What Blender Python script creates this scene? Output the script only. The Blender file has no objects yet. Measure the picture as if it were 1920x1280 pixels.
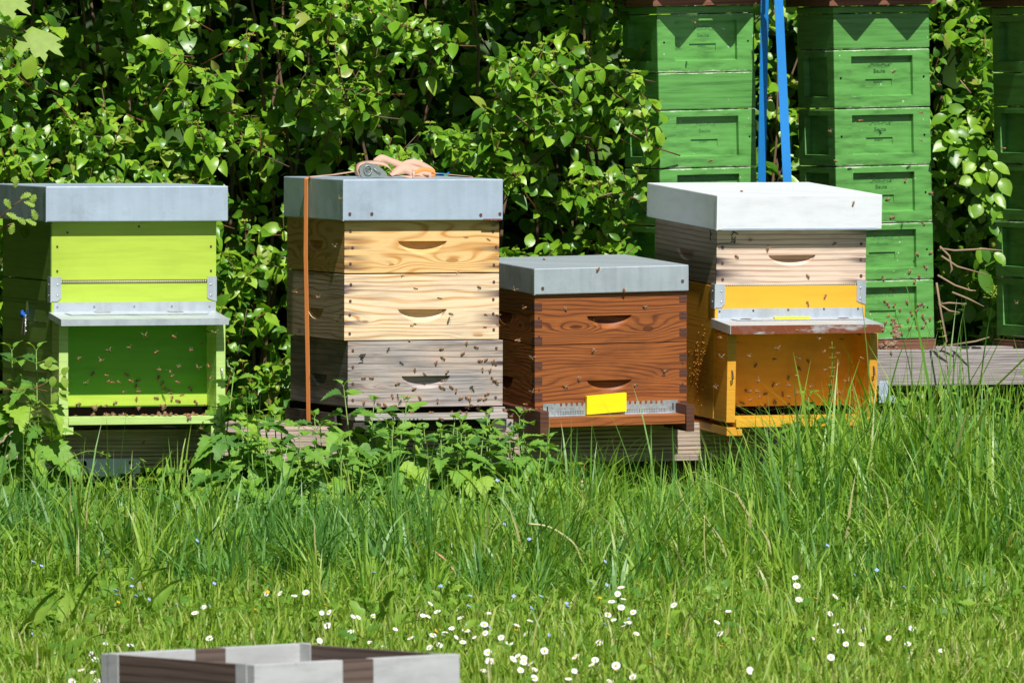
import bpy, bmesh, math, random
import numpy as np
from mathutils import Vector, Matrix, Euler

R = math.radians
rng = np.random.RandomState(11)
random.seed(5)
scene = bpy.context.scene
COL = scene.collection

# ------------------------------------------------------------------ camera
F = 16650.0                      # focal length in photo pixels (1920 wide)
ZC = 1.3
PITCH = math.atan(490.0 / F)
cam_d = bpy.data.cameras.new("camera")
cam_d.sensor_width = 36.0
cam_d.lens = 36.0 * F / 1920.0
cam_d.clip_start = 0.5
cam_d.clip_end = 2000
cam_d.dof.use_dof = True
cam_d.dof.focus_distance = 24.0
cam_d.dof.aperture_fstop = 22.0
cam = bpy.data.objects.new("camera", cam_d)
COL.objects.link(cam)
cam.location = (0, 0, ZC)
cam.rotation_euler = (math.pi / 2 - PITCH, 0, 0)
scene.camera = cam
CP, SP = math.cos(PITCH), math.sin(PITCH)

# ------------------------------------------------------------------ world and sun
SUN_AZ, SUN_EL = R(14.5), R(52)          # right of straight behind the camera
w = bpy.data.worlds.new("World")
scene.world = w
w.use_nodes = True
wn = w.node_tree
wn.nodes.clear()
sky = wn.nodes.new("ShaderNodeTexSky")
sky.sky_type = 'NISHITA'
sky.sun_disc = False
sky.sun_elevation = SUN_EL
sky.sun_rotation = math.pi - SUN_AZ
sky.air_density = 1.0
bg = wn.nodes.new("ShaderNodeBackground")
bg.inputs[1].default_value = 0.05
wo = wn.nodes.new("ShaderNodeOutputWorld")
wn.links.new(sky.outputs[0], bg.inputs[0])
wn.links.new(bg.outputs[0], wo.inputs[0])
sd = bpy.data.lights.new("sun", 'SUN')
sd.energy = 5.0
sd.angle = R(0.53)
sd.color = (1.0, 0.965, 0.91)
sun = bpy.data.objects.new("sun", sd)
COL.objects.link(sun)
SDIR = Vector((math.sin(SUN_AZ) * math.cos(SUN_EL), -math.cos(SUN_AZ) * math.cos(SUN_EL), math.sin(SUN_EL)))
sun.rotation_euler = SDIR.to_track_quat('Z', 'Y').to_euler()
sun.location = (3, 10, 12)
scene.view_settings.view_transform = 'Standard'
scene.view_settings.look = 'None'
scene.view_settings.exposure = 0.26
scene.view_settings.gamma = 1.0


def P(px, py, Y):
    dx = (px - 960.0) / F
    dy = (640.0 - py) / F
    dyy = CP + SP * dy
    dz = -SP + CP * dy
    t = Y / dyy
    return Vector((dx * t, Y, ZC + dz * t))


def GY(py, z=0.0):
    """distance at which a point of height z shows at photo row py"""
    dy = (640.0 - py) / F
    return (z - ZC) * (CP + SP * dy) / (-SP + CP * dy)

# ------------------------------------------------------------------ materials


class NT:
    def __init__(s, name):
        s.m = bpy.data.materials.new(name)
        s.m.use_nodes = True
        s.t = s.m.node_tree
        s.t.nodes.clear()
        s.out = s.n("OutputMaterial")

    def n(s, typ, ins=None, **kw):
        nd = s.t.nodes.new("ShaderNode" + typ)
        for k, v in kw.items():
            setattr(nd, k, v)
        for k, v in (ins or {}).items():
            s.set(nd, k, v)
        return nd

    def set(s, nd, k, v):
        if isinstance(v, bpy.types.NodeSocket):
            s.t.links.new(v, nd.inputs[k])
        elif isinstance(v, bpy.types.Node):
            s.t.links.new(v.outputs[0], nd.inputs[k])
        else:
            if hasattr(nd.inputs[k].default_value, '__len__') and isinstance(v, (tuple, list)) and len(v) == 3 and len(nd.inputs[k].default_value) == 4:
                v = (*v, 1)
            nd.inputs[k].default_value = v

    def math(s, op, a, b=0.0, c=None, clamp=False):
        nd = s.n("Math", operation=op, use_clamp=clamp)
        s.set(nd, 0, a)
        s.set(nd, 1, b)
        if c is not None:
            s.set(nd, 2, c)
        return nd.outputs[0]

    def mix(s, f, a, b):
        nd = s.n("Mix", data_type='RGBA')
        s.set(nd, 0, f)
        s.set(nd, 6, a)
        s.set(nd, 7, b)
        return nd.outputs[2]

    def ramp(s, f, stops, interp='LINEAR'):
        nd = s.n("ValToRGB")
        nd.color_ramp.interpolation = interp
        e = nd.color_ramp.elements
        while len(e) < len(stops):
            e.new(0.5)
        for i, (p, c) in enumerate(stops):
            e[i].position = p
            e[i].color = (*c, 1) if len(c) == 3 else c
        s.set(nd, 0, f)
        return nd.outputs[0]

    def noise(s, vec, scale, detail=4, rough=0.55, dist=0.0):
        nd = s.n("TexNoise")
        s.set(nd, 'Vector', vec)
        nd.inputs['Scale'].default_value = scale
        nd.inputs['Detail'].default_value = detail
        nd.inputs['Roughness'].default_value = rough
        nd.inputs['Distortion'].default_value = dist
        return nd.outputs[0]

    def bsdf(s, col, rough=0.5, metal=0.0, bump=None, bstr=0.3, bdist=0.002, spec=0.5):
        b = s.n("BsdfPrincipled")
        s.set(b, 'Base Color', col)
        s.set(b, 'Roughness', rough)
        s.set(b, 'Metallic', metal)
        b.inputs['Specular IOR Level'].default_value = spec
        if bump is not None:
            bn = s.n("Bump")
            bn.inputs['Strength'].default_value = bstr
            bn.inputs['Distance'].default_value = bdist
            s.set(bn, 'Height', bump)
            s.t.links.new(bn.outputs[0], b.inputs['Normal'])
        s.t.links.new(b.outputs[0], s.out.inputs[0])
        return b

    def grain(s, gx, gz, off=0.0):
        """object coords -> (along-grain, 0, across) with scales"""
        tc = s.n("TexCoord").outputs['Object']
        sp = s.n("SeparateXYZ", {0: tc})
        g = s.math('ADD', sp.outputs[0], sp.outputs[1])
        cb = s.n("CombineXYZ", {0: s.math('MULTIPLY_ADD', g, gx, off), 1: off * 1.7, 2: s.math('MULTIPLY_ADD', sp.outputs[2], gz, off * 0.6)})
        return cb.outputs[0], sp, g


def flat(name, col, rough=0.5, metal=0.0, spec=0.5):
    t = NT(name)
    t.bsdf(col, rough, metal, spec=spec)
    return t.m


def wood(name, light, dark, rings=9, zk=10, warp=5.0, off=0.0, weather=None, wamt=0.5, fibre=0.35, rough=0.7, stain=None, W=0.45, sharp=0.5, warp_s=2.2, bstr=.35, knots=(), left_wall=None):
    t = NT(name)
    v, sp, g = t.grain(1.0, 5.0, off)
    n = t.noise(v, warp_s, 2, 0.45)
    ph = t.math('MULTIPLY_ADD', n, rings * warp, t.math('MULTIPLY', sp.outputs[2], zk * 6.283))
    kd = None
    for (g0, z0, amp, sx, sz) in knots:
        a_ = t.math('DIVIDE', t.math('SUBTRACT', g, g0), sx)
        b_ = t.math('DIVIDE', t.math('SUBTRACT', sp.outputs[2], z0), sz)
        dd = t.math('ADD', t.math('MULTIPLY', a_, a_), t.math('MULTIPLY', b_, b_))
        ex = t.math('EXPONENT', t.math('MULTIPLY', dd, -1.0))
        ph = t.math('MULTIPLY_ADD', ex, amp, ph)
        kd = t.math('GREATER_THAN', ex, .93) if kd is None else t.math('MAXIMUM', kd, t.math('GREATER_THAN', ex, .93))
    sn = t.math('SINE', ph)
    sn = t.math('MULTIPLY_ADD', sn, 0.5, 0.5)
    sn = t.math('POWER', sn, 2.2 if sharp > .4 else 1.2)
    v5, _, _ = t.grain(1.3, 9.0, off + 12)
    msk = t.math('MULTIPLY_ADD', t.math('SUBTRACT', t.noise(v5, 2.0, 3, .6), .32, clamp=True), 2.8, .36, clamp=True)
    s2 = t.math('POWER', t.math('MULTIPLY_ADD', t.math('SINE', t.math('MULTIPLY', ph, 3.3)), .5, .5), 2.0)
    sn = t.math('ADD', t.math('MULTIPLY', sn, msk), t.math('MULTIPLY', s2, .16), clamp=True)
    col = t.ramp(sn, [(0.0, light), (0.45, tuple(l * .75 + d * .25 for l, d in zip(light, dark))), (1.0, dark)])
    if kd is not None:
        col = t.mix(t.math('MULTIPLY', kd, .75), col, tuple(d * .6 for d in dark))
    vf, _, _ = t.grain(6.0, 330.0, off)
    fi = t.noise(vf, 1.0, 3, 0.6)
    if fibre > 0:
        col = t.mix(t.math('MULTIPLY', t.math('SUBTRACT', fi, 0.42, clamp=True), fibre * 3, clamp=True), col, tuple(d * .55 for d in dark))
    if weather:
        vw, _, _ = t.grain(2.0, 7.0, off + 3)
        wv = t.noise(vw, 2.0, 5, 0.65)
        f = t.ramp(wv, [(max(0, .62 - wamt * .5), (0, 0, 0)), (min(1, .95 - wamt * .4), (1, 1, 1))])
        wc = t.mix(t.math('MULTIPLY', t.math('SUBTRACT', fi, 0.40, clamp=True), 4.0, clamp=True), weather, tuple(c * .3 for c in weather))
        col = t.mix(f, col, wc)
    if stain:
        x = sp.outputs[0]
        e = t.math('MINIMUM', x, t.math('SUBTRACT', W, x))
        ef = t.math('SUBTRACT', 1.0, t.math('DIVIDE', t.math('MAXIMUM', e, 0.0), 0.085), clamp=True)
        vs, _, _ = t.grain(4.0, 60.0, off + 8)
        sN = t.noise(vs, 1.0, 3, 0.5)
        sf = t.math('MULTIPLY', t.math('MULTIPLY', t.math('SUBTRACT', sN, 0.50, clamp=True), 9.0, clamp=True), ef)
        fr = t.math('LESS_THAN', sp.outputs[1], 0.004)
        col = t.mix(t.math('MULTIPLY', sf, fr), col, stain)
    if left_wall:                # left wall darkened: shade put into the colour, real greying on the bottom box
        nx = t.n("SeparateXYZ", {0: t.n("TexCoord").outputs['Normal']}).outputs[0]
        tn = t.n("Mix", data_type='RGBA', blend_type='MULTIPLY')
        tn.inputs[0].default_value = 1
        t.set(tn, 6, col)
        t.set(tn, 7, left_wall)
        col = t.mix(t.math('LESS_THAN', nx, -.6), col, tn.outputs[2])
    t.bsdf(col, rough, 0, t.math('ADD', fi, t.math('MULTIPLY', sn, -.3)), bstr, 0.0015, spec=.3)
    return t.m


def paint(name, col, var=0.12, rough=0.5, chips=None, streak=(14, 60), chip_t=0.72, grime=0.0, edge=False):
    t = NT(name)
    v, sp, g = t.grain(streak[0], streak[1], 0.3)
    n = t.noise(v, 1.0, 4, 0.6)
    c = t.ramp(n, [(0.25, tuple(x * (1 - var * 2) for x in col)), (0.5, col), (0.8, tuple(min(1, x * (1 + var) + var * .05) for x in col))])
    v2, _, _ = t.grain(3, 3, 4.4)
    n2 = t.noise(v2, 2.5, 4, .6)
    c = t.mix(t.math('MULTIPLY', t.math('SUBTRACT', n2, .5, clamp=True), 1.2 + grime * 4, clamp=True), c, tuple(x * (.8 - grime * .4) for x in col))
    if chips:
        v3, _, _ = t.grain(60, 60, 1.1)
        n3 = t.noise(v3, 1.0, 3, .7)
        c = t.mix(t.ramp(n3, [(chip_t, (0, 0, 0)), (chip_t + .03, (1, 1, 1))]), c, chips)
        if edge:
            ge = t.n("SeparateXYZ", {0: t.n("TexCoord").outputs['Generated']})
            v4, _, _ = t.grain(22, 40, 3.1)
            n4 = t.noise(v4, 1.0, 4, .75)
            zz = t.math('ABSOLUTE', t.math('SUBTRACT', ge.outputs[2], .5))
            xx = t.math('ABSOLUTE', t.math('SUBTRACT', ge.outputs[0], .5))
            ee = zz
            k_ = t.math('ADD', t.math('MULTIPLY', t.math('SUBTRACT', ee, .46), 12.0), t.math('MULTIPLY', t.math('SUBTRACT', n4, .5), 1.6))
            c = t.mix(t.ramp(k_, [(.30, (0, 0, 0)), (.42, (1, 1, 1))]), c, tuple(.35 * a_ + .65 * b_ for a_, b_ in zip(col, chips)))
    t.bsdf(c, rough, 0, n, 0.25, 0.001)
    return t.m


def galv(name, col=(0.54, 0.60, 0.66), metal=0.40, rough=0.42, spangle=0.0, rust=0.0, dirt=.25):
    t = NT(name)
    v, sp, g = t.grain(40, 2.5, 0.7)
    n = t.noise(v, 1.0, 4, .6)
    v2, _, _ = t.grain(6, 6, 2.7)
    n2 = t.noise(v2, 1.5, 5, .65)
    f = t.math('ADD', t.math('MULTIPLY', n, .5), t.math('MULTIPLY', n2, .5))
    c = t.ramp(f, [(.3, tuple(x * (1 - dirt) for x in col)), (.55, col), (.75, tuple(min(1, x * 1.08) for x in col))])
    if spangle:
        tc = t.n("TexCoord").outputs['Object']
        vo = t.n("TexVoronoi", {'Vector': tc, 'Scale': 130.0})
        vv = t.n("SeparateColor", {0: vo.outputs['Color']})
        c = t.mix(t.math('MULTIPLY', vv.outputs[0], spangle), c, tuple(min(1, x * 1.7) for x in col))
    if rust:
        v4, _, _ = t.grain(9, 30, 5.5)
        n4 = t.noise(v4, 1.0, 5, .7)
        c = t.mix(t.ramp(n4, [(.75 - rust * .5, (0, 0, 0)), (.85 - rust * .5, (1, 1, 1))]), c, (0.22, 0.06, 0.025))
        metal = metal * (1 - rust)
    # fine specks
    v3, _, _ = t.grain(150, 150, 1.1)
    n5 = t.noise(v3, 1.0, 2, .5)
    c = t.mix(t.ramp(n5, [(.74, (0, 0, 0)), (.78, (1, 1, 1))]), c, (.8, .82, .85))
    v6, _, _ = t.grain(2.2, 2.2, 8.2)
    n6 = t.noise(v6, 2.0, 2, .4)
    wm = t.ramp(t.noise(v6, 7.0, 6, .75), [(.55, (0, 0, 0)), (.62, (1, 1, 1)), (.66, (0, 0, 0))])
    c = t.mix(t.math('MULTIPLY', wm, .18), c, (.30, .30, .30))
    t.bsdf(c, t.math('MULTIPLY_ADD', n2, .25, rough - .12), metal, t.math('ADD', t.math('MULTIPLY', n2, .25), n6), 0.5, 0.012)
    return t.m


def leafmat(name, stops, rough=0.42, trans=0.32, spec=0.45, ttint=(1.25, 1.25, .5), bump=0.0):
    t = NT(name)
    geo = t.n("NewGeometry")
    c = t.ramp(geo.outputs['Random Per Island'], stops)
    tc = t.n("TexCoord").outputs['Object']
    n = t.noise(tc, 55.0, 2, .5)
    c2 = t.mix(t.math('MULTIPLY', n, .35), c, (.02, .05, .01))
    b = t.n("BsdfPrincipled", {'Base Color': c2, 'Roughness': rough})
    b.inputs['Specular IOR Level'].default_value = spec
    if bump:
        bn = t.n("Bump", {'Height': t.noise(tc, 220.0, 2, .6)})
        bn.inputs['Strength'].default_value = bump
        bn.inputs['Distance'].default_value = .002
        t.t.links.new(bn.outputs[0], b.inputs['Normal'])
    tcol = t.n("Mix", data_type='RGBA', blend_type='MULTIPLY')
    tcol.inputs[0].default_value = 1
    t.set(tcol, 6, c2)
    t.set(tcol, 7, tuple(ttint))
    tr = t.n("BsdfTranslucent", {'Color': tcol.outputs[2]})
    mx = t.n("MixShader", {0: trans, 1: b.outputs[0], 2: tr.outputs[0]})
    t.t.links.new(mx.outputs[0], t.out.inputs[0])
    return t.m


M = {}
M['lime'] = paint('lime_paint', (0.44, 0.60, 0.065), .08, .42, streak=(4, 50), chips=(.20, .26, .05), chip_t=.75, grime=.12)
M['lime_worn_shade'] = paint('worn_shade_lime', (0.20, 0.36, 0.06), .14, .6, streak=(5, 260), grime=.3)  # weathered lime with the left side's shade put into its colour
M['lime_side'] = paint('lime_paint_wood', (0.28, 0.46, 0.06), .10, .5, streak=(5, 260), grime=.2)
M['lime_board'] = paint('lime_board', (0.47, 0.66, 0.20), .12, .55, streak=(5, 160), grime=.25)
M['green_in'] = paint('porch_green', (0.14, 0.40, 0.012), .08, .5, streak=(4, 40))
M['yellow'] = paint('yellow_paint', (0.80, 0.42, 0.035), .06, .42, streak=(4, 40), chips=(.22, .09, .02), chip_t=.73, grime=.1)
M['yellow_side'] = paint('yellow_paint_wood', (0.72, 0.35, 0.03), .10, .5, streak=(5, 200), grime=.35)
M['yellow_in'] = paint('porch_yellow', (0.76, 0.36, 0.02), .08, .5, streak=(5, 30), chips=(.10, .05, .01), chip_t=.70, grime=.3)
M['white'] = paint('white_paint', (0.74, 0.775, 0.82), .05, .42, chips=(.48, .52, .57), chip_t=.71, grime=.08)
M['mini'] = paint('green_brushed_paint', (0.11, 0.325, 0.072), .26, .34, chips=(.62, .75, .55), streak=(12, 70), chip_t=.69, edge=True)
M['mini_plain'] = paint('green_plain_paint', (0.095, 0.29, 0.062), .26, .38, chips=(.6, .72, .5), streak=(7, 150), chip_t=.73, edge=True)
M['mini_text'] = flat('green_emboss', (0.05, 0.18, 0.045), .5)  # letters darker than the boxes, relief shading put into their colour
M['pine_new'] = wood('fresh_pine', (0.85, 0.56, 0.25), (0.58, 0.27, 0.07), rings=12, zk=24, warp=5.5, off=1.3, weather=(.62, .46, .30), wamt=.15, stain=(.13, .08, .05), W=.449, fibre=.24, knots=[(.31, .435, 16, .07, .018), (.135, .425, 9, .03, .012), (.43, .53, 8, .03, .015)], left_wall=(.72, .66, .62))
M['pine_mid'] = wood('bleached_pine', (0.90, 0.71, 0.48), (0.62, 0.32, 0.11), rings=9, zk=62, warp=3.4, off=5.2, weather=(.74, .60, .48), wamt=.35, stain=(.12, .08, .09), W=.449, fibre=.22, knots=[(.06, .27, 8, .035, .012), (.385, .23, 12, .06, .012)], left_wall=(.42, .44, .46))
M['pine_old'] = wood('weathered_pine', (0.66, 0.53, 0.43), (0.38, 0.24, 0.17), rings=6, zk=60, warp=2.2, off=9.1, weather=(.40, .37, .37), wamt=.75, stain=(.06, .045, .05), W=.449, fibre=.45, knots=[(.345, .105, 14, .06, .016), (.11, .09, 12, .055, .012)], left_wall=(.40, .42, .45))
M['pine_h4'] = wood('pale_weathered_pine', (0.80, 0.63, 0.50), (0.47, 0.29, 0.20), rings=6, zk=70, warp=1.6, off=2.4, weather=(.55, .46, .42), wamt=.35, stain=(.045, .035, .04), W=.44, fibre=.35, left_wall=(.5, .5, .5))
M['brown'] = wood('brown_stained_wood', (0.36, 0.115, 0.030), (0.14, 0.042, 0.018), rings=11, zk=85, warp=5.4, off=3.7, weather=(.12, .04, .02), wamt=.2, fibre=.5, rough=.48, knots=[(.375, .105, 8, .022, .014), (.12, .245, 18, .07, .02), (.33, .235, 16, .06, .03)])
M['brown_end'] = wood('dark_joint_wood', (0.125, 0.052, 0.034), (0.07, 0.03, 0.02), rings=5, zk=90, warp=2, off=7, fibre=.5, rough=.6)
M['scoop'] = flat('varnished_scoop', (0.30, 0.12, 0.075), .3)
M['grey_wood'] = wood('grey_board', (0.52, 0.47, 0.44), (0.30, 0.26, 0.24), rings=5, zk=120, warp=2, off=3.3, weather=(.42, .40, .40), wamt=.6, fibre=.5)
M['dark_wood'] = wood('dark_old_wood', (0.09, 0.075, 0.07), (0.045, 0.035, 0.03), rings=5, zk=90, warp=2, off=4.3, fibre=.5)
M['beam'] = wood('furrowed_timber', (0.62, 0.47, 0.37), (0.05, 0.03, 0.02), rings=4, zk=88, warp=2.4, off=6.3, weather=(.50, .42, .37), wamt=.5, fibre=.6, warp_s=1.2, bstr=.8)
M['beam_grey'] = wood('grey_furrowed_timber', (0.44, 0.39, 0.37), (0.16, 0.135, 0.12), rings=5, zk=130, warp=2.5, off=2.3, weather=(.38, .35, .34), wamt=.7, fibre=.6, bstr=.7)
M['red_wood'] = wood('reddish_wood', (0.24, 0.10, 0.06), (0.10, 0.045, 0.03), rings=5, zk=80, warp=2, off=1.3, fibre=.4)
M['galv'] = galv('galvanised_sheet')
M['galv_top'] = galv('galvanised_sheet_brown_hive', (0.47, 0.54, 0.60), .35, .45)
M['galv_blue'] = galv('galvanised_sheet_bluish', (0.49, 0.60, 0.74), .35, .42, dirt=.15)
M['galv_spangle'] = galv('spangled_zinc', (0.40, 0.45, 0.48), .55, .38, spangle=.5)
M['galv_rust'] = galv('rusted_sheet', (0.42, 0.42, 0.43), .4, .55, rust=.75)
M['steel'] = flat('zinc_screw', (.62, .64, .68), .3, .8)
M['nail'] = flat('rusty_nail', (.10, .05, .045), .7)
M['black'] = flat('hollow_dark', (.006, .004, .003), 1.0, spec=0)
M['ink'] = flat('black_marker', (.02, .015, .02), .8)
M['blue_plastic'] = flat('blue_plastic', (.02, .12, .55), .4)
M['card_yellow'] = paint('bright_yellow', (0.92, 0.76, 0.0), .04, .6)
M['corr'] = flat('fibre_cement', (.32, .22, .18), .8)
M['propolis'] = flat('dried_propolis', (.50, .20, .02), .7)
t = NT('orange_webbing')
v, sp, g = t.grain(1, 1)
wv = t.math('SINE', t.math('MULTIPLY', sp.outputs[2], 3200.0))
t.bsdf(t.mix(t.math('MULTIPLY_ADD', wv, .3, .3), (0.95, 0.34, 0.09), (0.75, 0.22, 0.05)), .7, 0, wv, .5, .001)
M['strap'] = t.m
M['strap_faded'] = flat('faded_orange_webbing', (0.56, 0.35, 0.255), .85)
M['buckle'] = flat('dull_buckle_steel', (.26, .29, .26), .45, .5)
t = NT('blue_webbing')
tc = t.n("TexCoord").outputs['Object']
n = t.noise(tc, 900, 2, .6)
t.bsdf(t.ramp(n, [(.3, (.006, .16, .48)), (.7, (.012, .27, .72))]), .6, 0, n, .3, .001)
M['blue'] = t.m
t = NT('rope_braid')
v, sp, g = t.grain(1, 1)
t.bsdf(t.mix(t.math('GREATER_THAN', t.math('SINE', t.math('MULTIPLY', sp.outputs[0], 1000.0)), -0.1), (.05, .03, .02), (.75, .68, .5)), .8)
M['rope'] = t.m
M['frame_grey'] = paint('pale_grey_paint', (0.50, 0.515, 0.515), .10, .55, chips=(.30, .26, .2), chip_t=.70, grime=.25)
M['frame_brown'] = wood('frame_brown_wood', (0.16, 0.115, 0.095), (0.09, 0.062, 0.05), rings=4, zk=60, warp=2, off=.3, fibre=.4)
M['bark'] = flat('twig_bark', (.16, .10, .06), .8)
M['twig_red'] = flat('red_twig', (.22, .085, .04), .6)
M['twig_pale'] = flat('pale_dead_twig', (.27, .19, .115), .85)
M['stem'] = flat('green_stem', (.14, .26, .045), .5)
M['stem_d'] = flat('dandelion_stem', (.40, .42, .17), .45)
M['straw'] = flat('dry_straw', (.66, .56, .36), .7)
M['straw_pink'] = flat('dry_pinkish_straw', (.55, .30, .2), .7)
M['umbel'] = leafmat('umbel_buds', [(0, (.26, .42, .03)), (.5, (.42, .56, .05)), (1, (.52, .62, .10))], .6, .15)
M['leaf_hedge'] = leafmat('dogwood_leaf', [(0, (.065, .20, .014)), (.35, (.15, .36, .020)), (.7, (.25, .48, .026)), (.96, (.37, .60, .05)), (1, (.34, .34, .08))], .36, .30, .5, ttint=(1.1, 1.2, .5))
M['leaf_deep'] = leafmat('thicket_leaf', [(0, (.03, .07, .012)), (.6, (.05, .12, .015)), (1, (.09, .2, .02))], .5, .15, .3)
M['leaf_nettle'] = leafmat('nettle_leaf', [(0, (.07, .20, .035)), (.4, (.14, .33, .045)), (.75, (.21, .43, .05)), (1, (.34, .55, .06))], .5, .28, .35, bump=.6)
M['leaf_maple'] = leafmat('maple_leaf', [(0, (.28, .45, .06)), (1, (.36, .53, .08))], .5, .35, .3)
M['leaf_broad'] = leafmat('broad_leaf', [(0, (.12, .27, .03)), (.5, (.19, .37, .04)), (1, (.28, .45, .06))], .45, .3, .4)
M['grass_tall'] = leafmat('meadow_grass', [(0, (.10, .28, .035)), (.3, (.19, .42, .045)), (.6, (.28, .51, .05)), (.9, (.34, .53, .07)), (.97, (.42, .56, .11)), (1, (.58, .48, .26))], .42, .40, .4)
M['grass_blue'] = leafmat('bluish_grass', [(0, (.09, .27, .05)), (.5, (.16, .38, .08)), (1, (.26, .49, .12))], .42, .38, .45)
M['grass_light'] = leafmat('bright_grass', [(0, (.20, .40, .04)), (.5, (.32, .54, .06)), (.93, (.44, .62, .10)), (1, (.62, .55, .30))], .40, .42, .4)
M['grass_short'] = leafmat('lawn_grass', [(0, (.17, .36, .03)), (.35, (.30, .50, .05)), (.7, (.42, .60, .08)), (.93, (.55, .66, .16)), (1, (.66, .58, .32))], .42, .42, .35)
M['ground_weeds'] = leafmat('ground_weeds', [(0, (.09, .24, .025)), (.5, (.18, .37, .035)), (1, (.30, .48, .05))], .5, .36, .35)
M['petal'] = flat('daisy_petal', (.85, .86, .88), .6)
M['yolk'] = flat('daisy_centre', (.85, .50, .02), .7)
M['speedwell'] = flat('speedwell_blue', (.38, .50, .92), .6)
M['buttercup'] = flat('buttercup_yellow', (.85, .48, .01), .4)
M['bee'] = None
t = NT('bee_body')
tc = t.n("TexCoord").outputs['Object']
sp = t.n("SeparateXYZ", {0: tc})
s_ = t.math('SINE', t.math('MULTIPLY', sp.outputs[0], 2600.0))
t.bsdf(t.mix(t.math('GREATER_THAN', s_, .35), (.46, .20, .06), (.07, .035, .02)), .6)
M['bee'] = t.m
M['bee_dark'] = flat('bee_thorax', (.20, .11, .05), .8)
t = NT('bee_wing')
b = t.n("BsdfPrincipled", {'Base Color': (.75, .68, .6), 'Roughness': .3})
tr = t.n("BsdfTransparent")
mx = t.n("MixShader", {0: .14, 1: tr.outputs[0], 2: b.outputs[0]})
t.t.links.new(mx.outputs[0], t.out.inputs[0])
M['wing'] = t.m
t = NT('meadow_soil')
tc = t.n("TexCoord").outputs['Object']
n = t.noise(tc, 9, 6, .7)
n2 = t.noise(tc, 140, 4, .7)
t.bsdf(t.mix(n2, t.ramp(n, [(.3, (.025, .05, .012)), (.7, (.06, .10, .02))]), (.035, .03, .015)), .95, 0, n2, .8, .02)
M['soil'] = t.m

# ------------------------------------------------------------------ mesh helpers


def tag(o, label=None, cat=None, group=None, kind=None):
    if label:
        o['label'] = label
    if cat:
        o['category'] = cat
    if group:
        o['group'] = group
    if kind:
        o['kind'] = kind
    return o


def empty(name, loc=(0, 0, 0), rot=(0, 0, 0), **kw):
    o = bpy.data.objects.new(name, None)
    o.empty_display_size = .05
    COL.objects.link(o)
    o.location = loc
    o.rotation_euler = rot
    tag(o, **kw)
    return o


def link(name, me, mats, parent=None, **kw):
    for m in (mats if isinstance(mats, (list, tuple)) else [mats]):
        me.materials.append(M[m] if isinstance(m, str) else m)
    o = bpy.data.objects.new(name, me)
    COL.objects.link(o)
    if parent is not None:
        o.parent = parent
    tag(o, **kw)
    return o


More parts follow.
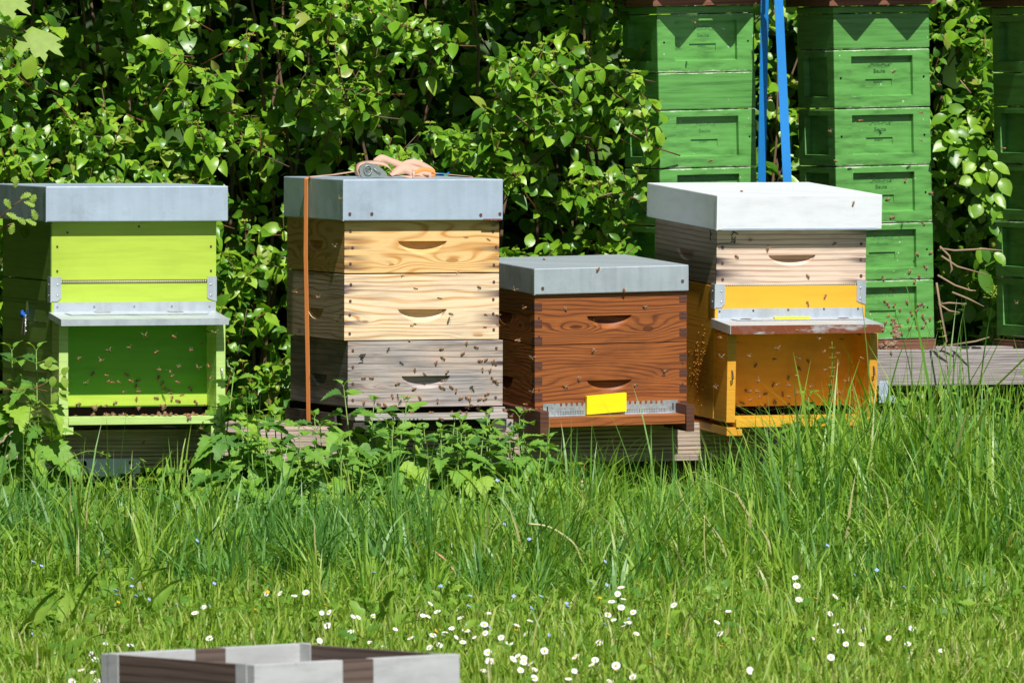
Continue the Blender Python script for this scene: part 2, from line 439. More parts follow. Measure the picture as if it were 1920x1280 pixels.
class B:
    """boxes / tubes / prisms gathered into one mesh"""

    def __init__(s):
        s.bm = bmesh.new()

    def box(s, x0, x1, y0, y1, z0, z1, mi=0, bev=0.0, M4=None):
        r = bmesh.ops.create_cube(s.bm, size=1)
        vs = r['verts']
        for v in vs:
            v.co = Vector((x0 + (v.co.x + .5) * (x1 - x0), y0 + (v.co.y + .5) * (y1 - y0), z0 + (v.co.z + .5) * (z1 - z0)))
        fs = set(f for v in vs for f in v.link_faces)
        for f in fs:
            f.material_index = mi
        if bev:
            es = list(set(e for v in vs for e in v.link_edges))
            rr = bmesh.ops.bevel(s.bm, geom=es, offset=bev, segments=2, affect='EDGES', profile=.6)
            for f in rr['faces']:
                f.material_index = mi
                vs = list(set(vs) | set(f.verts))
            vs = [v for v in vs if v.is_valid]
        if M4 is not None:
            bmesh.ops.transform(s.bm, matrix=M4, verts=vs)
        return s

    def hexa(s, pts, mi=0):
        """8 points: bottom 4 (ccw), top 4"""
        v = [s.bm.verts.new(p) for p in pts]
        for q in ((3, 2, 1, 0), (4, 5, 6, 7), (0, 1, 5, 4), (1, 2, 6, 5), (2, 3, 7, 6), (3, 0, 4, 7)):
            f = s.bm.faces.new([v[i] for i in q])
            f.material_index = mi
        return s

    def cyl(s, c, axis, r, h, seg=12, mi=0, r2=None):
        q = Vector(axis).to_track_quat('Z', 'Y').to_matrix().to_4x4()
        m = Matrix.Translation(Vector(c)) @ q
        rr = bmesh.ops.create_cone(s.bm, cap_ends=True, segments=seg, radius1=r, radius2=r if r2 is None else r2, depth=h, matrix=m)
        for f in set(f for v in rr['verts'] for f in v.link_faces):
            f.material_index = mi
        return s

    def ball(s, c, r, sc=(1, 1, 1), sub=1, mi=0):
        m = Matrix.Translation(Vector(c)) @ Matrix.Diagonal((*sc, 1))
        rr = bmesh.ops.create_icosphere(s.bm, subdivisions=sub, radius=r, matrix=m)
        for f in set(f for v in rr['verts'] for f in v.link_faces):
            f.material_index = mi
            f.smooth = True
        return s

    def tube(s, pts, r, seg=6, mi=0, flat_w=None):
        pts = [Vector(p) for p in pts]
        rings = []
        n = len(pts)
        rs = r if isinstance(r, (list, tuple)) else [r] * n
        for i, p in enumerate(pts):
            d = (pts[min(i + 1, n - 1)] - pts[max(i - 1, 0)]).normalized()
            a = d.cross(Vector((0, 1, 0)))
            if a.length < .1:
                a = d.cross(Vector((1, 0, 0)))
            a.normalize()
            b_ = d.cross(a).normalized()
            ring = []
            for k in range(seg):
                an = 2 * math.pi * k / seg
                ring.append(s.bm.verts.new(p + a * math.cos(an) * rs[i] + b_ * math.sin(an) * rs[i]))
            rings.append(ring)
        for i in range(n - 1):
            for k in range(seg):
                f = s.bm.faces.new([rings[i][k], rings[i][(k + 1) % seg], rings[i + 1][(k + 1) % seg], rings[i + 1][k]])
                f.material_index = mi
                f.smooth = True
        for e, rg in ((0, rings[0]), (1, rings[-1])):
            f = s.bm.faces.new(rg)
            f.material_index = mi
        return s

    def ribbon(s, pts, dirs, width, thick=.0012, mi=0):
        """flat strap: centre points and width directions"""
        rows = []
        n = len(pts)
        for i in range(n):
            p = Vector(pts[i])
            d = (Vector(pts[min(i + 1, n - 1)]) - Vector(pts[max(i - 1, 0)])).normalized()
            wv = Vector(dirs[i]).normalized()
            nn = d.cross(wv).normalized()
            rows.append([s.bm.verts.new(p + wv * a * width / 2 + nn * c * thick / 2) for a, c in ((-1, -1), (1, -1), (1, 1), (-1, 1))])
        for i in range(n - 1):
            for k in range(4):
                f = s.bm.faces.new([rows[i][k], rows[i][(k + 1) % 4], rows[i + 1][(k + 1) % 4], rows[i + 1][k]])
                f.material_index = mi
        s.bm.faces.new(rows[0])
        s.bm.faces.new(rows[-1])
        return s

    def poly(s, pts, off, mi=0):
        """flat outline thickened by the vector off"""
        a = [s.bm.verts.new(Vector(p)) for p in pts]
        b_ = [s.bm.verts.new(Vector(p) + Vector(off)) for p in pts]
        n = len(pts)
        fs = [s.bm.faces.new(a), s.bm.faces.new(b_[::-1])]
        for i in range(n):
            fs.append(s.bm.faces.new([a[i], b_[i], b_[(i + 1) % n], a[(i + 1) % n]]))
        for f in fs:
            f.material_index = mi
        return s

    def done(s, name, mats, parent=None, **kw):
        bmesh.ops.recalc_face_normals(s.bm, faces=s.bm.faces[:])
        me = bpy.data.meshes.new(name)
        s.bm.to_mesh(me)
        s.bm.free()
        return link(name, me, mats, parent, **kw)


def cut(o, cutters):
    """cut each cutter bmesh out of the object o"""
    tmp = []
    for cb in cutters:
        me = bpy.data.meshes.new('cutter')
        cb.to_mesh(me)
        cb.free()
        c = bpy.data.objects.new('cutter', me)
        COL.objects.link(c)
        c.parent = o.parent
        c.matrix_parent_inverse = Matrix()
        md = o.modifiers.new('b', 'BOOLEAN')
        md.operation = 'DIFFERENCE'
        md.solver = 'EXACT'
        md.object = c
        tmp.append(c)
    bpy.context.view_layer.update()
    dg = bpy.context.evaluated_depsgraph_get()
    me = bpy.data.meshes.new_from_object(o.evaluated_get(dg))
    o.modifiers.clear()
    old = o.data
    o.data = me
    for c in tmp:
        bpy.data.objects.remove(c)
    bpy.data.meshes.remove(old)


def scoop(cx, y, zt, hw, hh, depth, side=False):
    """handle scoop cutter: chord on top at zt, half width hw, height hh"""
    bm = bmesh.new()
    bmesh.ops.create_uvsphere(bm, u_segments=40, v_segments=24, radius=1)
    k = .28                      # centre lies above the chord by k*rz
    rz = hh / (1 - k)
    rx = hw / math.sqrt(1 - k * k)
    ry = depth / math.sqrt(1 - k * k)
    for v in bm.verts:
        p = v.co
        v.co = Vector((p.x * rx, p.y * ry, p.z * rz + k * rz))
    r = bmesh.ops.bisect_plane(bm, geom=bm.verts[:] + bm.edges[:] + bm.faces[:], plane_co=(0, 0, 0), plane_no=(0, 0, 1), clear_outer=True)
    es = [e for e in r['geom_cut'] if isinstance(e, bmesh.types.BMEdge)]
    bmesh.ops.edgeloop_fill(bm, edges=es)
    m = Matrix.Translation((cx, y, zt))
    if side:
        m = Matrix.Translation((y, cx, zt)) @ Matrix.Rotation(math.pi / 2, 4, 'Z')
    bmesh.ops.transform(bm, matrix=m, verts=bm.verts)
    bmesh.ops.recalc_face_normals(bm, faces=bm.faces[:])
    return bm


class VF:
    """vectorised quads"""

    def __init__(s):
        s.v = []
        s.f = []
        s.n = 0

    def add(s, verts, quads):
        n, k, _ = verts.shape
        s.v.append(verts.reshape(-1, 3))
        off = (np.arange(n) * k)[:, None, None] + s.n
        s.f.append((quads[None] + off).reshape(-1, 4))
        s.n += n * k

    def done(s, name, mats, parent=None, smooth=True, **kw):
        V = np.concatenate(s.v).astype(np.float32)
        Q = np.concatenate(s.f).astype(np.int32)
        me = bpy.data.meshes.new(name)
        me.vertices.add(len(V))
        me.vertices.foreach_set('co', V.ravel())
        me.loops.add(Q.size)
        me.loops.foreach_set('vertex_index', Q.ravel())
        me.polygons.add(len(Q))
        me.polygons.foreach_set('loop_start', np.arange(0, Q.size, 4, dtype=np.int32))
        me.polygons.foreach_set('use_smooth', np.full(len(Q), smooth))
        me.update(calc_edges=True)
        return link(name, me, mats, parent, **kw)


def norm(a):
    return a / np.maximum(1e-9, np.linalg.norm(a, axis=-1, keepdims=True))


def leaf_grid(kind):
    if kind == 'ovate':
        t = np.array([0, .12, .3, .5, .7, .87, 1.0])
        w_ = np.array([.08, .62, .96, 1.0, .78, .38, .02])
        e = np.zeros(7)
    elif kind == 'nettle':
        nt = 15
        t = np.linspace(0, 1, nt)
        base = np.array([np.interp(x, [0, .06, .2, .35, .6, .85, 1], [.15, .72, 1.0, .95, .66, .25, .01]) for x in t])
        w_ = base * np.where(np.arange(nt) % 2 == 0, 1.10, .84)
        e = np.where(np.arange(nt) % 2 == 0, .045, -.01)
        e[-1] = 0
    elif kind == 'lance':
        t = np.linspace(0, 1, 8)
        w_ = np.array([.12, .4, .75, 1, .95, .7, .35, .02])
        e = np.zeros(8)
    elif kind == 'lobed':
        t = np.linspace(0, 1, 11)
        w_ = np.array([.1, .5, .3, .75, .42, 1.0, .55, .95, .5, .5, .02])
        e = np.array([0, .03, 0, .05, 0, .05, 0, .05, 0, .03, 0])
    return t, w_, e


def add_leaves(vf, Pn, D, N, L, W, kind='ovate', droop=.35, cup=.25, twist=0.0):
    Pn, D, N = (np.asarray(a, dtype=float).reshape(-1, 3) for a in (Pn, D, N))
    n = len(Pn)
    L = np.broadcast_to(np.asarray(L, float), (n,))
    W = np.broadcast_to(np.asarray(W, float), (n,))
    droop = np.broadcast_to(np.asarray(droop, float), (n,))
    cup = np.broadcast_to(np.asarray(cup, float), (n,))
    D = norm(D)
    S = norm(np.cross(N, D))
    N = np.cross(D, S)
    t, w_, e = leaf_grid(kind)
    k = len(t)
    out = np.zeros((n, k, 3, 3))
    for j, sgn in enumerate((-1, 0, 1)):
        tt = t + (e if sgn else 0)
        x = L[:, None] * (tt - .0) * (1 - .12 * droop[:, None] * tt)
        z = -droop[:, None] * L[:, None] * tt ** 2 * .55
        y = sgn * W[:, None] * w_ * .5
        if sgn:
            z = z + cup[:, None] * W[:, None] * w_ * .5
            z = z + .03 * L[:, None] * np.sin(tt * 9 + sgn + n)
        out[:, :, j] = Pn[:, None] + x[..., None] * D[:, None] + y[..., None] * S[:, None] + z[..., None] * N[:, None]
    q = []
    for i in range(k - 1):
        q.append((i * 3, i * 3 + 1, i * 3 + 4, i * 3 + 3))
        q.append((i * 3 + 1, i * 3 + 2, i * 3 + 5, i * 3 + 4))
    vf.add(out.reshape(n, k * 3, 3), np.array(q))


def add_blades(vf, Pn, H, az, bend, W, seg=5, face=None, kink=None):
    n = len(Pn)
    t = np.linspace(0, 1, seg + 1)
    ca, sa = np.cos(az)[:, None], np.sin(az)[:, None]
    ang = bend[:, None] * t[None] ** 1.6          # lean from vertical at t
    if kink is not None:
        ang = ang + kink[:, None] * np.clip((t[None] - .55) * 4, 0, 1)
    dl = (H[:, None] / seg)
    r = np.concatenate([np.zeros((n, 1)), np.cumsum(np.sin(ang[:, 1:]) * dl, 1)], 1)
    z = np.concatenate([np.zeros((n, 1)), np.cumsum(np.cos(ang[:, 1:]) * dl, 1)], 1)
    C = np.stack([Pn[:, 0:1] + r * ca, Pn[:, 1:2] + r * sa, Pn[:, 2:3] + z], -1)
    if face is None:
        face = az + math.pi / 2 + rng.uniform(-.9, .9, n)
    wd = np.stack([np.cos(face), np.sin(face), np.zeros(n)], -1)
    wp = np.interp(t, [0, .3, .7, 1], [.75, 1, .7, .04])
    off = wd[:, None] * (W[:, None] * wp / 2)[..., None]
    V = np.stack([C - off, C + off], 2).reshape(n, (seg + 1) * 2, 3)
    q = np.array([(i * 2, i * 2 + 1, i * 2 + 3, i * 2 + 2) for i in range(seg)])
    vf.add(V, q)


def add_octs(vf, C, r):
    """tiny bud shapes: 4 quads round an axis, closed enough at this size"""
    n = len(C)
    b = np.array([(1, 0, 0), (0, 1, 0), (-1, 0, 0), (0, -1, 0)], float)
    V = []
    for k in range(4):
        V.append(b[k] * .9 + (0, 0, -.3))
    for k in range(4):
        V.append(b[k] * .55 + (0, 0, .7))
    V = np.array(V)
    r = np.broadcast_to(np.asarray(r, float), (n,))
    out = C[:, None] + V[None] * r[:, None, None]
    q = np.array([(0, 1, 5, 4), (1, 2, 6, 5), (2, 3, 7, 6), (3, 0, 4, 7), (4, 5, 6, 7), (3, 2, 1, 0)])
    vf.add(out, q)


# ------------------------------------------------------------------ ground
g = bmesh.new()
bmesh.ops.create_grid(g, x_segments=60, y_segments=60, size=1)
for v in g.verts:
    x, y = v.co.x, v.co.y
    v.co.x = math.copysign(abs(x) ** 3 * 600 + abs(x) * 4, x)
    v.co.y = 23 + math.copysign(abs(y) ** 3 * 600 + abs(y) * 6, y)
    v.co.z = .015 * math.sin(v.co.x * 3.1) * math.cos(v.co.y * 2.3) if abs(v.co.x) < 8 else 0
me = bpy.data.meshes.new('ground')
g.to_mesh(me)
g.free()
link('ground', me, 'soil', kind='structure', label='dark soil of the meadow under the grass')

# ------------------------------------------------------------------ hives


class Hive:
    def __init__(s, name, px, py, Y, a, tilt=0, roll=0, **kw):
        s.px, s.py, s.Y, s.a, s.t = px, py, Y, R(a), R(tilt)
        s.S = F / Y
        s.dep = (py - 150) / F
        s.o = empty(name, P(px, py, Y), (R(tilt), R(roll), R(a)), **kw)
        s.su = s.S * math.cos(s.a)
        s.sv = s.S * math.sin(s.a)

    def X(s, px, p=0.0):
        return (px - s.px - p * s.sv) / s.su

    def Z(s, py, p=0.0):
        return (s.py - py) / s.S + p * (s.t + s.dep)

    def V(s, px):                # depth on the left side face
        return (s.px - px) / (s.sv - (960 - s.px) / s.Y * 1.0)


def roof(h, xl, xr, yt, yb, p, back, mat, screws=(), fold=True):
    x0, x1 = h.X(xl, p), h.X(xr, p)
    z0, z1 = h.Z(yb, p), h.Z(yt, p)
    b = B()
    b.box(x0, x1, -p, back, z0, z1, bev=.0028)
    # folded front corner seam, slightly proud
    if fold:
        b.box(x0 - .0012, x0 + .0015, -p - .0012, -p + .012, z0 - .001, z1 - .003)
    # turned-in bottom edge
    o = b.done('roof', mat, h.o)
    if screws:
        for sx, sy in screws:
            c = B()
            c.cyl((h.X(sx, p), -p - .001, h.Z(sy, p)), (0, 1, 0), .0042, .003, 10)
            c.done('screw', 'nail', o)
    return o


def nails(h, spots, parent, r=.0042, y=-.0008, mat='nail'):
    for sx, sy in spots:
        b = B()
        b.cyl((h.X(sx), y, h.Z(sy)), (0, 1, 0), r, .0022, 10)
        b.done('nail', mat, parent)


L = .495

# ---- hive 1: lime green
h = Hive('beehive', 97, 800, 23.8, 18.4, .2, 0.05, label='lime green beehive with an open dark green porch, leftmost in the row', cat='beehive', group='beehives standing in a row on the timber beam')
H1 = h
W1 = h.X(402)
roof(h, 88, 425, 350, 416, .032, L + .02, 'galv_blue')
b = B()
b.box(0, W1, 0, L, h.Z(525.5), h.Z(414), bev=.001)
o = b.done('hive_box', 'lime', h.o)
cut(o, [scoop(.26, 0, h.Z(432), .055, .026, .02, side=True)])
nails(h, [(107, 462), (392, 463), (107, 508), (392, 509), (126, 436), (258, 425)], o, .003)
zb = h.Z(764)
b = B()
b.box(0, W1, 0, .02, h.Z(588), h.Z(527.5), bev=.001)          # strip above porch
b.box(0, W1, .022, L, zb, h.Z(527.5))
lower = b.done('brood_box', 'lime', h.o)
b = B()
b.box(.0256, W1 - .02, .018, .0225, zb, h.Z(588))             # porch back wall in darker green
o = b.done('porch_back_wall', 'green_in', h.o)
b = B()
b.box(.0256, W1 - .02, .0168, .0182, h.Z(762), h.Z(742))
b.done('lit_strip', 'lime', o)  # sunlit foot of the porch wall, its light put in as lime colour
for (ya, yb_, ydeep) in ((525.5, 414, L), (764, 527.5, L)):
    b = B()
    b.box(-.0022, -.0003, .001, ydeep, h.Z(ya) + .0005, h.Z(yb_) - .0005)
    sw = b.done('side_wall', 'lime_worn_shade', h.o)
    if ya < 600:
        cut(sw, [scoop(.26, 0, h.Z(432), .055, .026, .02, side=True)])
# porch cheeks
pc = .0725
b = B()
b.box(0, .0256, -pc, .022, h.Z(764), h.Z(603), bev=.001)
b.done('porch_cheek', 'lime_board', h.o)
xr_ = h.X(421, pc)
b = B()
b.box(xr_ - .0256, xr_, -pc, .022, h.Z(764), h.Z(603), bev=.001)
b.done('porch_cheek', 'lime_board', h.o)
for xx in (0.0, xr_ - .0256):
    b = B()
    b.box(xx, xx + .0256, -pc - .001, L, h.Z(815, pc), h.Z(765.2))
    xf = xx if xx == 0 else xx - .014
    b.box(xf, xf + .0396, -pc - .0006, -.01, h.Z(815, pc) + .0006, h.Z(800, pc))
    b.done('foot_rail', 'lime_board', h.o)
b = B()
b.box(.0258, xr_ - .0258, -pc - .006, .1, h.Z(797, pc), h.Z(783, pc), bev=.001)
b.done('landing_board', 'lime_board', h.o)
b = B()
b.box(.0258, xr_ - .0258, .01, L - .01, h.Z(782.5), zb - .0005)
b.done('entrance_gap', 'black', h.o)
# side planks seams on left face
b = B()
for yy in (565, 572, 605, 645, 700):
    b.box(-.0030, -.0020, .04, L, h.Z(yy) - .001, h.Z(yy))
b.done('plank_seam', 'dark_wood', lower)


def porch_roof(h, xl0, xl, xr, y0, y1, yb_, p, mat, lipmat):
    """sloping sheet: y0 row at the wall, y1 row at the front top, yb_ front bottom"""
    x0, x1 = h.X(xl0), h.X(xr, p)
    za, zf, zl = h.Z(y0), h.Z(y1, p), h.Z(yb_, p)
    dz = zf - zl
    b = B()
    th = .0025
    b.hexa([(x0, -p, zf - th), (x1, -p, zf - th), (x1, 0, za - th), (x0, 0, za - th), (x0, -p, zf), (x1, -p, zf), (x1, 0, za), (x0, 0, za)])
    o = b.done('porch_roof', mat, h.o)
    b = B()
    b.box(x0, x1, -p - .0022, -p - .0002, zl, zf)
    b.done('front_lip', lipmat, o)
    for xx in (x0 - .0022, x1):
        b = B()
        b.hexa([(xx, -p - .002, zl), (xx + .002, -p - .002, zl), (xx + .002, -.004, za - dz), (xx, -.004, za - dz),
                (xx, -p - .002, zf), (xx + .002, -p - .002, zf), (xx + .002, -.004, za), (xx, -.004, za)])
        b.done('end_lip', mat, o)
    return o, za, zf


pr, za, zf = porch_roof(h, 92, 120, 427, 585, 600, 612, .127, 'galv', 'galv')
b = B()
b.box(.006, W1 - .002, -.0018, -.0002, h.Z(588), h.Z(567))
o = b.done('wall_flashing', 'galv', h.o)
nails(h, [(107, 575), (175, 575), (249, 575), (319, 575), (389, 576)], o, .003, -.0022, 'steel')


def flap(h, xs, xe, pz, za, zf, p, parent, mat, y_px=None, teeth=True):
    """thin closing plate with a toothed front edge lying on the sloping porch roof"""
    def zz(v):
        return za + (zf - za) * v / p + .0012
    b = B()
    v0, v1 = .030, .062
    pts = [(xs + .012, -v0, zz(v0)), (xe, -v0, zz(v0)), (xe - .012, -v1, zz(v1))]
    n = 34
    xa, xb = xe - .02, xs + .05
    for i in range(n + 1):
        x = xa + (xb - xa) * i / n
        d = .003 if i % 2 else 0.0
        pts.append((x, -v1 + d, zz(v1 - d)))
    pts.append((xs + .022, -v1, zz(v1)))
    b.poly(pts, (0, 0, .0016))
    return b.done('entrance_slider', mat, parent)


fl = flap(h, .015, W1 - .03, 0, za, zf, .127, h.o, 'galv')
for px_ in (187, 322):
    b = B()
    x = h.X(px_)
    b.box(x - .019, x + .019, -.034, -.004, za + (zf - za) * .02 / .127 + .0018, za + (zf - za) * .02 / .127 + .0036)
    b.tube([(x - .019, -.019, za - .001), (x + .019, -.019, za - .001)], .0028, 8)
    b.done('hinge', 'galv_spangle', h.o)


def bracket(h, x, z0, z1, left, side_w=.03, fw=.026):
    b = B()
    if left:
        b.poly([(x - .001, -.0022, z0), (x + fw * .65, -.0022, z0), (x + fw, -.0022, z0 + .01), (x + fw, -.0022, z1), (x - .001, -.0022, z1)], (0, .0018, 0))
        b.box(x - .0040, x - .001, -.0022, side_w, z0 - .003, z1)
        sp_ = [(x + fw * .6, z0 + .016), (x + fw * .6, z0 + .045)]
        for sx, sz in sp_:
            b.ball((x - .003, .015, sz), .0032, sub=1)
    else:
        b.poly([(x - fw, -.0022, z0 + .008), (x - fw * .8, -.0022, z0 + .004), (x + .001, -.0022, z0 - .003), (x + .001, -.0022, z1), (x - fw, -.0022, z1)], (0, .0018, 0))
        sp_ = [(x - fw * .6, z0 + .014), (x - fw * .6, z0 + .043)]
    o = b.done('corner_bracket', 'galv', h.o)
    for sx, sz in sp_:
        b = B()
        b.ball((sx, -.0028, sz), .0032, (1, .5, 1))
        b.done('bolt', 'steel', o)
    return o


bracket(h, 0, h.Z(565), h.Z(519), True)
bracket(h, W1, h.Z(565), h.Z(520), False)
b = B()
b.tube([(.026, -.001, h.Z(528.6)), (W1 - .026, -.001, h.Z(528.4))], .0028, 8)
b.done('sealing_cord', 'rope', h.o)
# latch on the left side face
vy, vz = .235, h.Z(600)
b = B()
pts = [(-.004, vy + .013 * math.cos(a_), vz + .028 + .018 * math.sin(a_)) for a_ in np.linspace(0, math.pi, 9)]
pts += [(-.004, vy - .013, vz - .005), (-.004, vy + .013, vz - .005)]
b.poly(pts, (.003, 0, 0))
b.ball((-.008, vy - .002, vz + .004), .008)
b.tube([(-.012, vy - .014, vz - .002), (-.014, vy - .014, vz - .045), (-.014, vy + .012, vz - .045), (-.012, vy + .012, vz - .002), (-.012, vy - .014, vz - .002)], .0026, 6)
for k in range(3):
    b.ball((-.012, vy - .014, vz - .008 - k * .014), .004)
o = b.done('latch', 'steel', h.o)
b = B()
b.tube([(-.012, vy + .018, vz + .016), (-.018, vy + .004, vz + .006), (-.014, vy - .006, vz + .01)], .006, 8)
b.done('plastic_sleeve', 'blue_plastic', o)
# bent wire hooks on the cheeks
for xx in (.0256 * .5, xr_ - .0256 * .5):
    b = B()
    z_ = h.Z(700)
    b.tube([(xx, -pc - .001, z_ + .014), (xx, -pc - .010, z_ + .012), (xx + .003, -pc - .010, z_ - .01), (xx + .004, -pc - .004, z_ - .018)], .0014, 6)
    b.done('wire_hook', 'steel', h.o)

# ---- hive 2: three pale wooden boxes
h = Hive('beehive', 645, 790, 24.07, 19.8, .4, 0.05, label='tall beehive of three pale wooden boxes under a grey metal roof with orange strap', cat='beehive', group='beehives standing in a row on the timber beam')
H2 = h
W2 = h.X(935)
r2 = roof(h, 643, 942, 337, 414, .024, L - .005, 'galv_blue', [(655, 401), (696, 401), (900, 404), (936, 402)])
b = B()
b.box(h.X(905, .024), h.X(939, .024), -.0262, -.0238, h.Z(414.5, .024), h.Z(411.5, .024))
b.done('rust_edge', 'galv_rust', r2)
hh = (837 - 745) / 2 / h.su
for (yt, yb, xo, mat, hy, nl) in ((413, 512, 0, 'pine_new', 452.5, [(656, 433), (660, 464), (656, 494), (923, 435), (929, 464), (925, 498)]),
                                  (514.5, 638, 0, 'pine_mid', 580.5, [(657, 533), (656, 564), (655, 590), (655, 625), (925, 530), (924, 563), (924, 590), (925, 620)]),
                                  (640, 764, .0105, 'pine_old', 706, [(661, 657), (661, 688), (661, 719), (661, 750), (930, 655), (929, 686), (929, 717), (929, 748)])):
    b = B()
    b.box(xo, W2 + xo + (.001 if xo else 0), 0, L, h.Z(yb), h.Z(yt), bev=.0012)
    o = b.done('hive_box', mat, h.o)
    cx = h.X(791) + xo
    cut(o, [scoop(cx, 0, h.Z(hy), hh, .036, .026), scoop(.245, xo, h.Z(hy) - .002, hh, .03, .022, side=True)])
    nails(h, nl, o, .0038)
b = B()
b.box(.005, W2 + .01, .012, L - .01, h.Z(777), h.Z(764.5))
b.done('entrance_gap', 'black', h.o)
pb = .035
b = B()
b.box(h.X(664, pb), h.X(952, pb), -pb, .08, h.Z(789, pb), h.Z(777, pb), bev=.0012)
b.done('landing_board', 'grey_wood', h.o)
b = B()
b.box(.0, W2 + .008, .081, L + .01, h.Z(812), h.Z(777.5), bev=.001)
b.box(h.X(924, pb), h.X(949, pb), -pb + .004, .081, h.Z(813, pb), h.Z(789.6, pb))
b.box(h.X(664, pb), h.X(690, pb), -pb + .004, .081, h.Z(813, pb), h.Z(789.6, pb))
fl2 = b.done('hive_floor', 'dark_wood', h.o)
b = B()
b.box(h.X(950, pb), h.X(963, pb), -pb + .001, .06, h.Z(810, pb), h.Z(790, pb), bev=.001)
b.box(h.X(922, 0), h.X(944, 0), -.014, .03, h.Z(776.5), h.Z(766), bev=.001)
b.done('wooden_cleat', 'yellow_side' if 0 else 'grey_wood', fl2)


def scribble(h, strokes, parent, r=.0011, y=-.0008, side=False):
    b = B()
    for st in strokes:
        if side:
            b.tube([(-.0008, h.V(x), h.Z(yy)) for x, yy in st], r, 5)
        else:
            b.tube([(h.X(x), y, h.Z(yy)) for x, yy in st], r, 5)
    b.done('handwritten_mark', 'ink', parent)


scribble(h, [[(675, 664.5), (685, 664)], [(672.5, 667.5), (684, 667.5)], [(675, 669.5), (681, 670), (681, 671.5), (675, 671.5)], [(675, 673), (679, 675), (680, 677)],
             [(680.5, 679.3), (674, 679.3), (672, 681.5)]], h.o)

# ---- hive 3: brown
h = Hive('beehive', 1003, 783, 24.25, 19.3, 2.2, -.95, label='low brown stained beehive of two boxes with a yellow block at its entrance', cat='beehive', group='beehives standing in a row on the timber beam')
H3 = h
W3 = h.X(1290)
roof(h, 1003, 1294, 503, 552, .010, L + .005, 'galv_top', [(1018, 540), (1282, 533)])
hh = (1186 - 1101) / 2 / h.su
for (yt, yb, hy) in ((551.5, 647, 594.5), (648.5, 782, 716)):
    b = B()
    b.box(0, W3, 0, L, h.Z(yb), h.Z(yt), bev=.001)
    n = 3 if yb < 700 else 4
    H_ = h.Z(yt) - h.Z(yb)
    st = H_ / (2 * n + (0 if n == 3 else 1))
    for k in range(n):
        z = h.Z(yb) + st * (2 * k + (0 if yb < 700 else 0)) + .001
        for (xa, xb) in ((-.0006, .0215), (W3 - .0215, W3 + .0006)):
            b.box(xa, xb, -.0007, .02, z + (0 if xa < 0 else st * .55), z + st * .95 + (0 if xa < 0 else st * .55), mi=1)
    o = b.done('hive_box', ['brown', 'brown_end'], h.o)
    cut(o, [scoop(h.X(1143.5), 0, h.Z(hy), hh, .037, .024), scoop(.245, 0, h.Z(hy), hh, .034, .022, side=True)])
    me = o.data
    nl = [(1011, yb - 17), (1011, yb - 52), (1282, yb - 22), (1282, yb - 55)] + ([] if yb < 700 else [(1011, yb - 95), (1282, yb - 95)])
    nails(h, nl, o, .0028)
# metal entrance strip
sl = B()
z0, z1 = h.Z(781), h.Z(757)
x0, x1 = h.X(1018, .004), h.X(1272, .004)
pts = [(x0, -.004, z0), (x1, -.004, z0), (x1, -.004, z1)]
xa, xb = h.X(1246, .004), h.X(1046, .004)
n = 20
pts.append((xa, -.004, z1))
for i in range(n):
    s0 = xa + (xb - xa) * (i + .15) / n
    s1 = xa + (xb - xa) * (i + .62) / n
    pts += [(s0, -.004, z1), (s0 + (s1 - s0) * .12, -.004, z1 - .0075), (s0 + (s1 - s0) * .5, -.004, z1 - .0105), (s0 + (s1 - s0) * .88, -.004, z1 - .0075), (s1, -.004, z1)]
pts += [(xb, -.004, z1), (x0, -.004, z1)]
sl.poly(pts, (0, .002, 0))
sl.box(x0, x1, -.016, -.002, z0 - .001, z0 + .0008)
so = sl.done('entrance_slider', 'galv_spangle', h.o)
b = B()
for i in range(44):
    for j in range(2):
        if i % 1 == 0:
            b.cyl((xb + (xa - xb) * i / 43 + .0012, -.0041, z0 + .005 + j * .0062), (0, 1, 0), .0016, .0006, 8)
for sx in (x0 + .013, x1 - .013):
    b.box(sx - .0015, sx + .0015, -.0044, -.0040, z0 + .008, z0 + .027)
b.done('slider_holes', 'black', so, kind='stuff')
b = B()
pp = .02
b.hexa([(h.X(1101, pp), -pp, h.Z(780, pp)), (h.X(1175.5, pp), -pp, h.Z(776, pp)), (h.X(1175.5, pp), -.0045, h.Z(776, pp)), (h.X(1101, pp), -.0045, h.Z(780, pp)),
        (h.X(1101, pp), -pp, h.Z(745.5, pp)), (h.X(1175.5, pp), -pp, h.Z(741, pp)), (h.X(1175.5, pp), -.0045, h.Z(741, pp)), (h.X(1101, pp), -.0045, h.Z(745.5, pp))])
b.done('entrance_block', 'card_yellow', so, label='bright yellow block')
pb = .085
b = B()
b.box(h.X(1028, pb), h.X(1286, pb), -pb, .02, h.Z(802, pb), h.Z(785, pb), bev=.001)
b.done('landing_board', 'brown', h.o)
xr3 = h.X(1302, pb)
for xa, xb in ((h.X(1012, pb), h.X(1028, pb)), (h.X(1287, pb), h.X(1302, pb))):
    b = B()
    b.box(xa, xb + .0, -pb - .004, L, h.Z(817, pb), h.Z(771 if xa < .1 else 767, pb), bev=.001)
    b.done('floor_runner', 'brown_end', h.o)
b = B()
b.box(.03, W3 - .005, .02, L, h.Z(803), h.Z(783.2))
b.done('hive_floor', 'brown_end', h.o)

